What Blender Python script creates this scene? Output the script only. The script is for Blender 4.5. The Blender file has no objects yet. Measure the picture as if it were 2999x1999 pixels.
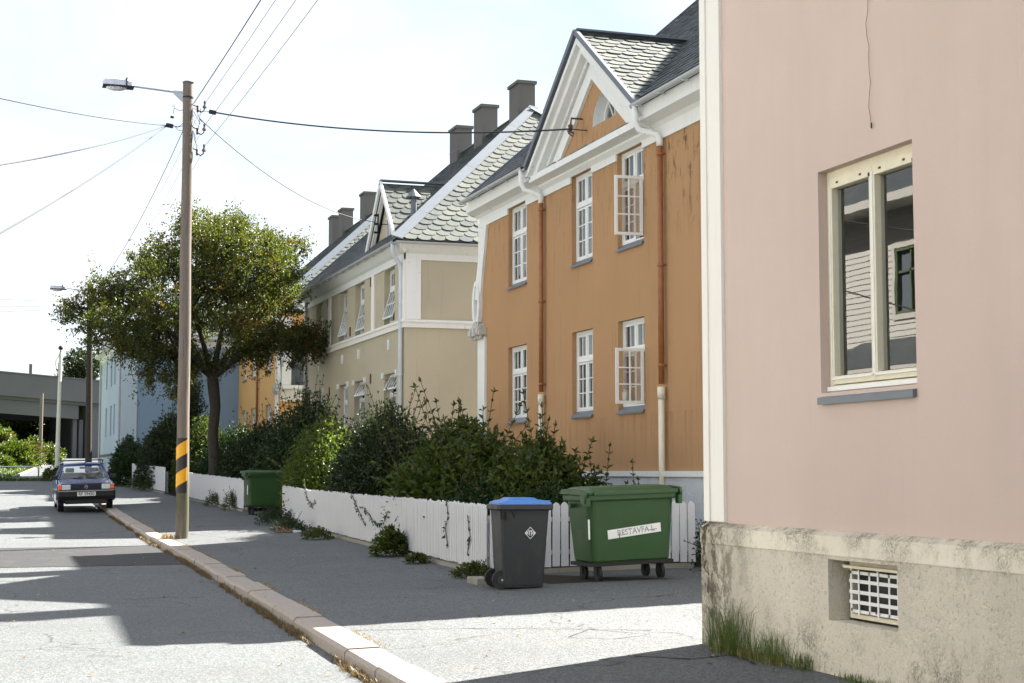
import bpy, bmesh, math, random
import numpy as np
from mathutils import Vector, Matrix
R = math.radians
random.seed(7)
S = bpy.context.scene
COL = S.collection

# ---------------------------------------------------------------- camera, sky, sun, exposure
cam = bpy.data.objects.new("camera", bpy.data.cameras.new("camera"))
COL.objects.link(cam)
cam.location = (0, 0, 1.62)
cam.rotation_euler = (R(90 + 4.748), 0, R(-18.5))
cam.data.sensor_width = 36
cam.data.lens = 3600 / 2352 * 36
cam.data.clip_start = 0.1
cam.data.clip_end = 3000
S.camera = cam

SUN_AZ = R(23.3)     # measured from +X towards +Y
SUN_EL = R(39.5)
W = bpy.data.worlds.new("World"); S.world = W; W.use_nodes = True
nt = W.node_tree; nt.nodes.clear()
sky = nt.nodes.new('ShaderNodeTexSky'); sky.sky_type = 'NISHITA'; sky.sun_disc = False
sky.sun_elevation = SUN_EL; sky.sun_rotation = R(90) - SUN_AZ
bg = nt.nodes.new('ShaderNodeBackground'); bg.inputs[1].default_value = 0.05
tc = nt.nodes.new('ShaderNodeTexCoord')
mp = nt.nodes.new('ShaderNodeMapping'); mp.inputs['Scale'].default_value = (1, 1, 2.6); mp.inputs['Location'].default_value = (6.5, 3.5, 10.5)
no = nt.nodes.new('ShaderNodeTexNoise'); no.inputs['Scale'].default_value = 2.2; no.inputs['Detail'].default_value = 7
no.inputs['Distortion'].default_value = 0.6
rp = nt.nodes.new('ShaderNodeValToRGB')
rp.color_ramp.elements[0].position = 0.34; rp.color_ramp.elements[0].color = (0.42, 0.42, 0.42, 1)
rp.color_ramp.elements[1].position = 0.54; rp.color_ramp.elements[1].color = (0.95, 0.95, 0.95, 1)
mx = nt.nodes.new('ShaderNodeMixRGB'); mx.inputs[2].default_value = (3.85, 4.05, 4.35, 1)
wo = nt.nodes.new('ShaderNodeOutputWorld')
L = nt.links.new
L(tc.outputs['Generated'], mp.inputs[0]); L(mp.outputs[0], no.inputs['Vector']); L(no.outputs['Fac'], rp.inputs[0])
gm = nt.nodes.new('ShaderNodeMixRGB'); gm.blend_type = 'MULTIPLY'; gm.inputs[0].default_value = 1.0; gm.inputs[2].default_value = (0.55, 0.62, 0.66, 1); L(sky.outputs[0], gm.inputs[1])
L(rp.outputs[0], mx.inputs[0]); L(gm.outputs[0], mx.inputs[1]); L(mx.outputs[0], bg.inputs[0]); L(bg.outputs[0], wo.inputs[0])

sl = bpy.data.lights.new("sun", 'SUN'); sl.energy = 5.0; sl.angle = R(0.53); sl.color = (1.0, 0.955, 0.87)
so = bpy.data.objects.new("sun", sl); COL.objects.link(so)
sd = Vector((math.cos(SUN_EL) * math.cos(SUN_AZ), math.cos(SUN_EL) * math.sin(SUN_AZ), math.sin(SUN_EL)))
so.rotation_euler = sd.to_track_quat('Z', 'Y').to_euler(); so.location = (30, 20, 30)

S.view_settings.view_transform = 'Standard'; S.view_settings.look = 'None'
S.view_settings.exposure = 2.62; S.view_settings.gamma = 1.0
S.render.engine = 'CYCLES'

# ---------------------------------------------------------------- materials
class NT:
    def __init__(s, name):
        s.m = bpy.data.materials.new(name); s.m.use_nodes = True
        s.t = s.m.node_tree; s.b = s.t.nodes['Principled BSDF']
        g = s.t.nodes.new('ShaderNodeNewGeometry'); s.pos = g.outputs['Position']; s.rnd = g.outputs['Random Per Island']; s.geo = g
    def n(s, k, **kw):
        x = s.t.nodes.new(k)
        for a, v in kw.items(): setattr(x, a, v)
        return x
    def l(s, a, b): s.t.links.new(a, b)
    def noise(s, scale, detail=4, stretch=(1, 1, 1), rough=0.55, dist=0.0):
        m = s.n('ShaderNodeMapping'); m.inputs['Scale'].default_value = stretch
        s.l(s.pos, m.inputs[0])
        n = s.n('ShaderNodeTexNoise'); n.inputs['Scale'].default_value = scale; n.inputs['Detail'].default_value = detail
        n.inputs['Roughness'].default_value = rough; n.inputs['Distortion'].default_value = dist
        s.l(m.outputs[0], n.inputs['Vector']); return n.outputs['Fac']
    def ramp(s, f, a, b, ca=(0, 0, 0), cb=(1, 1, 1)):
        r = s.n('ShaderNodeValToRGB'); e = r.color_ramp.elements
        e[0].position = a; e[1].position = b; e[0].color = (*ca, 1); e[1].color = (*cb, 1)
        s.l(f, r.inputs[0]); return r.outputs[0]
    def mix(s, f, a, b, mode='MIX'):
        m = s.n('ShaderNodeMixRGB', blend_type=mode)
        for i, v in ((0, f), (1, a), (2, b)):
            if hasattr(v, 'links') or hasattr(v, 'is_linked'): s.l(v, m.inputs[i])
            elif isinstance(v, (int, float)): m.inputs[i].default_value = v
            else: m.inputs[i].default_value = (*v, 1)
        return m.outputs[0]
    def math(s, op, a, b=None, clamp=False):
        m = s.n('ShaderNodeMath', operation=op); m.use_clamp = clamp
        for i, v in ((0, a), (1, b)):
            if v is None: continue
            if isinstance(v, (int, float)): m.inputs[i].default_value = v
            else: s.l(v, m.inputs[i])
        return m.outputs[0]
    def sep(s):
        x = s.n('ShaderNodeSeparateXYZ'); s.l(s.pos, x.inputs[0]); return x.outputs
    def band(s, z0, z1):          # 1 at z0 falling to 0 at z1 (z0 may be above or below z1)
        mr = s.n('ShaderNodeMapRange'); mr.inputs[1].default_value = z0; mr.inputs[2].default_value = z1
        mr.inputs[3].default_value = 1; mr.inputs[4].default_value = 0
        s.l(s.sep()[2], mr.inputs[0]); return mr.outputs[0]
    def bump(s, f, dist=0.01, strength=0.6):
        b = s.n('ShaderNodeBump'); b.inputs['Distance'].default_value = dist; b.inputs['Strength'].default_value = strength
        s.l(f, b.inputs['Height']); s.l(b.outputs[0], s.b.inputs['Normal'])
    def done(s, col, rough=0.8, spec=0.3, metal=0.0):
        if hasattr(col, 'is_linked'): s.l(col, s.b.inputs['Base Color'])
        else: s.b.inputs['Base Color'].default_value = (*col, 1)
        if isinstance(rough, (int, float)): s.b.inputs['Roughness'].default_value = rough
        else: s.l(rough, s.b.inputs['Roughness'])
        s.b.inputs['Specular IOR Level'].default_value = spec
        s.b.inputs['Metallic'].default_value = metal
        return s.m

def sc(c, k): return tuple(min(1, x * k) for x in c)

def stucco(name, c, dirt=(0.2, 0.16, 0.12), streak=0.35, grain=90, bd=0.004, tint=None, topz=None):
    n = NT(name)
    big = n.ramp(n.noise(0.55, 4), 0.3, 0.75)
    col = n.mix(big, sc(c, 0.93), sc(c, 1.05))
    if tint: col = n.mix(n.math('MULTIPLY', n.ramp(n.noise(1.3, 3, (1.6, 1.6, 0.25)), 0.45, 0.75), 0.45), col, tint)
    fine = n.noise(grain, 3)
    col = n.mix(n.math('MULTIPLY', fine, 0.22), col, sc(c, 0.6))
    st = n.ramp(n.noise(2.6, 6, (3, 3, 0.16), 0.7), 0.56, 0.80)
    sp = n.ramp(n.noise(7, 8, (1, 1, 0.45), 0.75), 0.62, 0.72)
    f = n.math('MULTIPLY', n.math('MAXIMUM', st, n.math('MULTIPLY', sp, 0.7)), streak)
    col = n.mix(f, col, dirt)
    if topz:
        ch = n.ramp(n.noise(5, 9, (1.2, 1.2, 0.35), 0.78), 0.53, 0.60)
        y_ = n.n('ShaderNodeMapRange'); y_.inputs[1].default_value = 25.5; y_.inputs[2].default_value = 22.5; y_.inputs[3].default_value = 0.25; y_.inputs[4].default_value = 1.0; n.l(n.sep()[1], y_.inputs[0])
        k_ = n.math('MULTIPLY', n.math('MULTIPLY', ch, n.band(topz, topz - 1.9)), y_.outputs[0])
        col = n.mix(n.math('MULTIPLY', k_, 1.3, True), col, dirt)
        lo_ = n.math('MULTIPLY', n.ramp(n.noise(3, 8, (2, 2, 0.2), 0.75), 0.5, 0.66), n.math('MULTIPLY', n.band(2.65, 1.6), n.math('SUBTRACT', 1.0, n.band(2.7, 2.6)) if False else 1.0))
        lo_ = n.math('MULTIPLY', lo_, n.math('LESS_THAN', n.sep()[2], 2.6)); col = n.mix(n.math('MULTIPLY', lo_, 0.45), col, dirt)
    n.bump(n.math('ADD', fine, n.math('MULTIPLY', n.noise(14, 4), 0.8)), bd, 0.5)
    return n.done(col, 0.9, 0.15)

def paint(name, c=(0.75, 0.76, 0.75), dirt=(0.22, 0.21, 0.17), amt=0.6, th=0.62, rough=0.7):
    n = NT(name)
    chips = n.ramp(n.noise(9, 8, (1, 1, 0.7), 0.75), th, th + 0.05)
    st = n.ramp(n.noise(4, 6, (2, 2, 0.2), 0.7), 0.5, 0.85)
    col = n.mix(n.math('MULTIPLY', st, 0.28), c, sc(c, 0.62))
    col = n.mix(n.math('MULTIPLY', chips, amt), col, dirt)
    n.bump(n.noise(40, 4), 0.003, 0.4)
    return n.done(col, rough, 0.25)

def plain(name, c, rough=0.6, spec=0.4, metal=0.0, var=0.12, vs=6.0, bs=0.0):
    n = NT(name)
    col = n.mix(n.noise(vs, 6), sc(c, 1 - var), sc(c, 1 + var))
    if bs: n.bump(n.noise(bs, 4), 0.003, 0.5)
    return n.done(col, rough, spec, metal)

def asphalt(name, c, warm=0.0, bd=0.006, cracks=True):
    n = NT(name)
    sp = n.noise(70, 3, rough=0.8)
    v = n.n('ShaderNodeTexVoronoi'); v.inputs['Scale'].default_value = 62; n.l(n.pos, v.inputs['Vector'])
    stone = n.ramp(v.outputs['Color'], 0.25, 0.85)
    col = n.mix(stone, sc(c, 0.34), sc(c, 1.68))
    col = n.mix(n.math('MULTIPLY', n.ramp(sp, 0.40, 0.62), 0.45), col, sc(c, 1.7))
    pat = n.ramp(n.noise(0.45, 6, (0.6, 1, 1), 0.6), 0.35, 0.7)
    col = n.mix(n.math('MULTIPLY', pat, 0.42), col, sc(c, 0.62))
    dirt = n.ramp(n.noise(1.6, 7, rough=0.7), 0.55, 0.72)
    col = n.mix(n.math('MULTIPLY', dirt, 0.25), col, (0.12, 0.095, 0.07))
    if cracks:
        w = n.n('ShaderNodeTexVoronoi', feature='DISTANCE_TO_EDGE'); w.inputs['Scale'].default_value = 0.32
        d = n.n('ShaderNodeTexNoise'); d.inputs['Scale'].default_value = 1.5; d.inputs['Detail'].default_value = 6; n.l(n.pos, d.inputs['Vector'])
        a = n.n('ShaderNodeVectorMath', operation='MULTIPLY_ADD'); n.l(d.outputs['Color'], a.inputs[0]); a.inputs[1].default_value = (0.9, 0.9, 0.9); n.l(n.pos, a.inputs[2])
        n.l(a.outputs[0], w.inputs['Vector'])
        cr = n.ramp(w.outputs['Distance'], 0.0018, 0.006, (1, 1, 1), (0, 0, 0))
        cr = n.math('MULTIPLY', cr, n.ramp(n.noise(0.5, 2), 0.47, 0.56))
        col = n.mix(cr, col, (0.02, 0.02, 0.02))
    n.bump(n.math('ADD', v.outputs['Distance'], sp), bd, 0.6)
    return n.done(col, 0.78, 0.35)

def slate(name, a=(0.105, 0.113, 0.097), b=(0.042, 0.053, 0.056)):
    n = NT(name)
    col = n.mix(n.rnd, a, b)
    li = n.ramp(n.noise(3.5, 8, rough=0.75), 0.50, 0.66)
    col = n.mix(n.math('MULTIPLY', li, 0.55), col, (0.15, 0.145, 0.10))
    mo = n.ramp(n.noise(8, 8, rough=0.8), 0.60, 0.68)
    col = n.mix(n.math('MULTIPLY', mo, 0.7), col, (0.06, 0.065, 0.05))
    n.bump(n.noise(22, 6), 0.006, 0.7)
    return n.done(col, 0.58, 0.35)

def leafmat(name, a, b, c=None, tr=0.35, rough=0.45):
    n = NT(name)
    col = n.mix(n.rnd, a, b)
    if c: col = n.mix(n.ramp(n.noise(0.9, 3), 0.54, 0.70), col, n.mix(n.rnd, sc(c, 0.8), sc(c, 1.2)))
    n.done(col, rough, 0.4)
    t = n.n('ShaderNodeBsdfTranslucent')
    hs = n.mix(0.5, col, (0.5, 0.6, 0.08), 'MULTIPLY')
    n.l(n.mix(1.0, col, (1.6, 1.7, 0.7), 'MULTIPLY'), t.inputs[0])
    m = n.n('ShaderNodeMixShader'); m.inputs[0].default_value = tr
    out = n.t.nodes['Material Output']
    n.l(n.b.outputs[0], m.inputs[1]); n.l(t.outputs[0], m.inputs[2]); n.l(m.outputs[0], out.inputs[0])
    return n.m

def glassmat(name, refl=0.14, tint=(0.85, 0.9, 0.9)):
    m = bpy.data.materials.new(name); m.use_nodes = True; t = m.node_tree; t.nodes.clear()
    o = t.nodes.new('ShaderNodeOutputMaterial'); tr = t.nodes.new('ShaderNodeBsdfTransparent'); tr.inputs[0].default_value = (*tint, 1)
    g = t.nodes.new('ShaderNodeBsdfGlossy'); g.inputs['Roughness'].default_value = 0.01
    ge0 = t.nodes.new('ShaderNodeNewGeometry'); dt = t.nodes.new('ShaderNodeVectorMath'); dt.operation = 'DOT_PRODUCT'
    t.links.new(ge0.outputs['Normal'], dt.inputs[0]); t.links.new(ge0.outputs['Incoming'], dt.inputs[1])
    def mth(op, x, y=None):
        q = t.nodes.new('ShaderNodeMath'); q.operation = op; t.links.new(x, q.inputs[0])
        if y is not None: q.inputs[1].default_value = y
        return q.outputs[0]
    ab = mth('ABSOLUTE', dt.outputs['Value']); iv = mth('MULTIPLY_ADD', ab, -1.0); iv.node.inputs[2].default_value = 1.0
    f = mth('POWER', iv, 5.0).node; f = mth('MULTIPLY_ADD', f.outputs[0], 0.92).node; f.inputs[2].default_value = 0.08
    a = t.nodes.new('ShaderNodeMath'); a.operation = 'ADD'; a.inputs[1].default_value = refl; a.use_clamp = True
    nz = t.nodes.new('ShaderNodeTexNoise'); nz.inputs['Scale'].default_value = 1.6
    ge = t.nodes.new('ShaderNodeNewGeometry'); t.links.new(ge.outputs['Position'], nz.inputs['Vector'])
    bp = t.nodes.new('ShaderNodeBump'); bp.inputs['Distance'].default_value = 0.0016; bp.inputs['Strength'].default_value = 0.25
    t.links.new(nz.outputs['Fac'], bp.inputs['Height']); t.links.new(bp.outputs[0], g.inputs['Normal'])
    mx = t.nodes.new('ShaderNodeMixShader')
    t.links.new(f.outputs[0], a.inputs[0]); t.links.new(a.outputs[0], mx.inputs[0]); t.links.new(tr.outputs[0], mx.inputs[1])
    t.links.new(g.outputs[0], mx.inputs[2]); t.links.new(mx.outputs[0], o.inputs[0]); return m

M = {}
M['asphalt'] = asphalt('road asphalt', (0.088, 0.094, 0.098))
M['pave'] = asphalt('pavement asphalt', (0.082, 0.087, 0.090))
M['patch'] = asphalt('fresh asphalt', (0.020, 0.020, 0.022), cracks=False, bd=0.003)
M['granite'] = plain('kerb granite', (0.29, 0.25, 0.22), 0.75, 0.3, var=0.3, vs=22, bs=60)
M['soil'] = plain('garden soil', (0.03, 0.026, 0.02), 0.95, 0.1, var=0.4, vs=9, bs=20)
M['turf'] = plain('turf', (0.07, 0.10, 0.025), 0.9, 0.1, var=0.4, vs=5, bs=30)
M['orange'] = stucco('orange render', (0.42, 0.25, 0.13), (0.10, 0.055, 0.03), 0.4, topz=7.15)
M['yellow'] = stucco('yellow render', (0.62, 0.37, 0.15), (0.2, 0.12, 0.05), 0.3)
M['beige'] = stucco('beige render', (0.46, 0.41, 0.31), (0.2, 0.17, 0.11), 0.3)
M['blue'] = stucco('blue render', (0.22, 0.31, 0.41), (0.15, 0.17, 0.2), 0.2)
M['paleblue'] = stucco('pale blue render', (0.45, 0.53, 0.60), (0.25, 0.27, 0.3), 0.4)
M['pink'] = stucco('pink render', (0.585, 0.468, 0.42), (0.42, 0.34, 0.29), 0.2, grain=120, bd=0.003, tint=(0.50, 0.42, 0.35))
M['white'] = paint('white render', (0.72, 0.73, 0.72), amt=0.65)
M['whitewood'] = paint('white painted wood', (0.74, 0.75, 0.75), (0.3, 0.24, 0.17), 0.5, 0.66, 0.55)
M['cream'] = paint('cream pilaster paint', (0.76, 0.735, 0.69), amt=0.3, th=0.68)
M['fence'] = paint('white fence paint', (0.53, 0.53, 0.55), (0.2, 0.22, 0.14), 0.35, 0.66, 0.6)
M['capital'] = paint('grimy white stone', (0.48, 0.47, 0.44), (0.16, 0.15, 0.12), 0.8, 0.52)
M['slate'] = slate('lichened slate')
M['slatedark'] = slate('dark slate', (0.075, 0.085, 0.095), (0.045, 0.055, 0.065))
M['lead'] = plain('zinc flashing', (0.13, 0.15, 0.175), 0.6, 0.35, 0.1, var=0.15, vs=4)
M['gutter'] = plain('grey gutter', (0.42, 0.44, 0.45), 0.5, 0.4, 0.2)
M['sill'] = plain('slate sill', (0.12, 0.145, 0.17), 0.45, 0.5)
M['copper'] = plain('rust orange pipe paint', (0.29, 0.115, 0.042), 0.5, 0.4, var=0.3, vs=8)
M['pipecream'] = plain('cream pipe', (0.66, 0.62, 0.52), 0.5, 0.4)
M['pipewhite'] = plain('pale blue grey pipe', (0.55, 0.60, 0.66), 0.5, 0.4)
M['chim'] = stucco('chimney render', (0.15, 0.14, 0.135), (0.06, 0.06, 0.05), 0.5)
M['concrete'] = stucco('bridge concrete', (0.135, 0.132, 0.145), (0.08, 0.085, 0.09), 0.35, grain=30)
M['concreteold'] = stucco('old concrete', (0.26, 0.245, 0.21), (0.07, 0.08, 0.04), 0.6, grain=40, bd=0.01)
M['glass'] = glassmat('window glass', 0.03)
M['glass2'] = glassmat('clear reflective glass', 0.06)
M['roomdark'] = plain('dark room lining', (0.02, 0.018, 0.016), 0.9, 0.1)
M['oppwhite'] = paint('grey white clapboard', (0.52, 0.50, 0.46), amt=0.3)
M['glass3'] = glassmat('mirroring sash glass', 0.5)  # open leaf pane, reflectance raised for a brighter reflection
M['curtain'] = plain('net curtain', (0.26, 0.26, 0.26), 0.9, 0.1)
M['curtaind'] = plain('dark curtain', (0.14, 0.135, 0.13), 0.9, 0.1)
M['green'] = plain('green plastic', (0.020, 0.060, 0.014), 0.40, 0.45, var=0.12, vs=3, bs=25)
def scuffed(name, c, d, rough=0.42):
    n = NT(name)
    col = n.mix(n.noise(3, 5), sc(c, 0.85), sc(c, 1.15))
    dirt = n.ramp(n.noise(2.2, 8, (1, 1, 0.5), 0.72), 0.50, 0.72); lowz = n.band(0.35, 0.95)
    col = n.mix(n.math('MULTIPLY', dirt, n.math('ADD', 0.18, n.math('MULTIPLY', lowz, 0.45))), col, d)
    scr = n.ramp(n.noise(14, 3, (1, 1, 9), 0.6), 0.68, 0.71); col = n.mix(n.math('MULTIPLY', scr, 0.35), col, sc(d, 1.3))
    n.bump(n.noise(30, 3), 0.002, 0.4); return n.done(col, n.ramp(n.noise(5, 5), 0.2, 0.9, (0.32,) * 3, (0.62,) * 3), 0.4)
M['black'] = plain('black rubber', (0.015, 0.015, 0.015), 0.7, 0.3)
M['grey'] = plain('charcoal plastic', (0.015, 0.017, 0.020), 0.42, 0.45, var=0.25, vs=4, bs=30)
M['bluelid'] = plain('blue plastic', (0.04, 0.16, 0.46), 0.38, 0.45)
M['steel'] = plain('galvanised steel', (0.42, 0.44, 0.46), 0.4, 0.5, 0.7)
M['rust'] = plain('rusty iron', (0.12, 0.06, 0.035), 0.8, 0.3, var=0.5, vs=12)
M['cable'] = plain('cable', (0.02, 0.022, 0.03), 0.6, 0.3)
M['label'] = paint('white sticker', (0.72, 0.72, 0.70), (0.35, 0.18, 0.08), 0.8, 0.60, 0.5)
M['ink'] = plain('dark print', (0.12, 0.12, 0.12), 0.6, 0.3, var=0.4, vs=40)
M['faded'] = plain('faded print', (0.30, 0.30, 0.31), 0.7, 0.2, var=0.5, vs=30)
M['green'] = scuffed('scuffed green plastic', (0.020, 0.062, 0.015), (0.055, 0.075, 0.04))
M['grey'] = scuffed('scuffed charcoal plastic', (0.014, 0.016, 0.019), (0.06, 0.058, 0.052))
M['lamp'] = plain('lamp housing', (0.55, 0.58, 0.66), 0.35, 0.5, 0.2)
M['carpaint'] = plain('dark blue car paint', (0.012, 0.032, 0.12), 0.12, 0.6, 0.2, var=0.05)
M['bumper'] = plain('black bumper plastic', (0.008, 0.008, 0.009), 0.5, 0.4)
M['chrome'] = plain('chrome', (0.6, 0.6, 0.6), 0.15, 0.5, 1.0)
M['amber'] = plain('amber lens', (0.75, 0.13, 0.02), 0.25, 0.5)
M['lens'] = plain('headlight lens', (0.62, 0.64, 0.66), 0.12, 0.7, 0.3)
M['seat'] = plain('car seat cloth', (0.10, 0.09, 0.08), 0.9, 0.1)
M['plate'] = plain('plate white', (0.72, 0.72, 0.70), 0.4, 0.4)
M['yellowtape'] = plain('yellow tape', (0.75, 0.36, 0.01), 0.5, 0.4, var=0.1)
M['blacktape'] = plain('black tape', (0.02, 0.018, 0.018), 0.5, 0.4)
M['card'] = plain('brown cardboard', (0.32, 0.19, 0.13), 0.9, 0.1)
M['paper'] = plain('white paper', (0.7, 0.72, 0.78), 0.8, 0.1)
M['ochre'] = plain('old cream frame paint', (0.68, 0.63, 0.49), 0.6, 0.3, var=0.12, vs=10)
M['winwhite'] = plain('white window paint', (0.72, 0.73, 0.72), 0.45, 0.4, var=0.05)
M['greenframe'] = plain('green frame', (0.10, 0.13, 0.07), 0.5, 0.3)
M['bark'] = plain('bark', (0.045, 0.038, 0.032), 0.9, 0.2, var=0.5, vs=14, bs=16)
M['stem'] = plain('dark stem', (0.045, 0.03, 0.015), 0.7, 0.3)
M['tree'] = leafmat('rowan leaf', (0.026, 0.040, 0.010), (0.085, 0.092, 0.018), (0.095, 0.06, 0.014), 0.46)
M['leafA'] = leafmat('bright hedge leaf', (0.03, 0.058, 0.011), (0.10, 0.125, 0.022), None, 0.38)
M['leafB'] = leafmat('dark shrub leaf', (0.010, 0.022, 0.007), (0.026, 0.040, 0.012), None, 0.22)
M['leafC'] = leafmat('olive shrub leaf', (0.022, 0.044, 0.009), (0.075, 0.092, 0.018), None, 0.34)
M['leafD'] = leafmat('deep green leaf', (0.009, 0.027, 0.009), (0.026, 0.052, 0.013), None, 0.25)
M['leafH'] = leafmat('hill leaf', (0.03, 0.06, 0.008), (0.09, 0.115, 0.014), (0.07, 0.045, 0.014), 0.3)
M['deadgrass'] = leafmat('dead gutter grass', (0.075, 0.048, 0.022), (0.17, 0.11, 0.05), None, 0.2)
M['grass'] = leafmat('green grass blade', (0.05, 0.10, 0.02), (0.13, 0.16, 0.05), None, 0.3)
M['drygrass'] = leafmat('dry grass blade', (0.22, 0.14, 0.05), (0.34, 0.23, 0.10), None, 0.2)

def polewood():
    n = NT('weathered pole wood')
    g = n.noise(6, 8, (9, 9, 0.35), 0.7)
    col = n.mix(g, (0.08, 0.066, 0.052), (0.26, 0.22, 0.195))
    ck = n.ramp(n.noise(9, 6, (7, 7, 0.12), 0.6), 0.62, 0.67)
    col = n.mix(ck, col, (0.03, 0.025, 0.02))
    al = n.math('MULTIPLY', n.ramp(n.noise(2.5, 5, (1, 1, 0.3)), 0.42, 0.65), n.band(1.1, 1.9))
    col = n.mix(n.math('MULTIPLY', al, 0.7), col, (0.055, 0.06, 0.022))
    al2 = n.math('MULTIPLY', n.ramp(n.noise(2.2, 5, (1, 1, 0.3)), 0.40, 0.6), n.band(9.6, 7.8))
    col = n.mix(n.math('MULTIPLY', al2, 0.7), col, (0.11, 0.10, 0.03))
    n.bump(g, 0.01, 0.6); return n.done(col, 0.85, 0.2)
M['pole'] = polewood()

def roughcast(name, c, zt, moss=0.9, smoothband=False, pitk=0.68):
    n = NT(name)
    g = n.noise(27, 7, rough=0.72, dist=0.4)
    g2 = n.noise(9, 4)
    col = n.mix(n.ramp(n.noise(1.1, 5), 0.3, 0.7), sc(c, 0.86), sc(c, 1.06))
    col = n.mix(n.math('MULTIPLY', n.ramp(g, 0.58, 0.40), 0.0), col, c)
    pit = n.ramp(g, 0.33, 0.45, (1, 1, 1), (0, 0, 0))
    col = n.mix(n.math('MULTIPLY', pit, 0.12 if smoothband else pitk), col, sc(c, 0.42))
    m = n.ramp(n.noise(2.6, 9, (1, 1, 0.8), 0.78), 0.47, 0.60)
    zb = n.math('MAXIMUM', n.band(zt + 0.05, zt - 0.34), n.band(0.30, 0.62))
    f = n.math('MULTIPLY', m, n.math('ADD', n.math('MULTIPLY', zb, 0.85), 0.08, True))
    f = n.math('MULTIPLY', f, n.ramp(n.noise(60, 3), 0.35, 0.55))
    col = n.mix(n.math('MULTIPLY', f, moss), col, (0.085, 0.08, 0.055))
    # worn and blackened patches near the far corner (the mesh's own wear)
    y = n.sep()[1]
    mr = n.n('ShaderNodeMapRange'); mr.inputs[1].default_value = 11.1; mr.inputs[2].default_value = 12.0; n.l(y, mr.inputs[0])
    mrv = n.math('MULTIPLY', mr.outputs[0], n.math('LESS_THAN', y, 12.6))
    wk = n.ramp(n.noise(4.5, 9, (1, 1, 0.6), 0.75), 0.40, 0.52)
    col = n.mix(n.math('MULTIPLY', n.math('MULTIPLY', wk, mrv), 0.75), col, (0.20, 0.185, 0.15))
    wk2 = n.ramp(n.noise(9, 9, (1, 1, 0.8), 0.75), 0.49, 0.56)
    col = n.mix(n.math('MULTIPLY', n.math('MULTIPLY', wk2, mrv), 0.9), col, (0.05, 0.03, 0.02))
    n.bump(n.math('ADD', g, n.math('MULTIPLY', g2, 0.6)), 0.006 if smoothband else 0.035, 0.6 if smoothband else 0.75)
    return n.done(col, 0.92, 0.12)
M['roughcast'] = roughcast('cream roughcast', (0.70, 0.64, 0.535), 1.2)
M['plinthband'] = roughcast('cream plinth band', (0.73, 0.675, 0.565), 1.2, smoothband=True)
M['whitecast'] = roughcast('white roughcast', (0.62, 0.66, 0.69), 1.62, 0.3, pitk=0.16)

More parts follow.
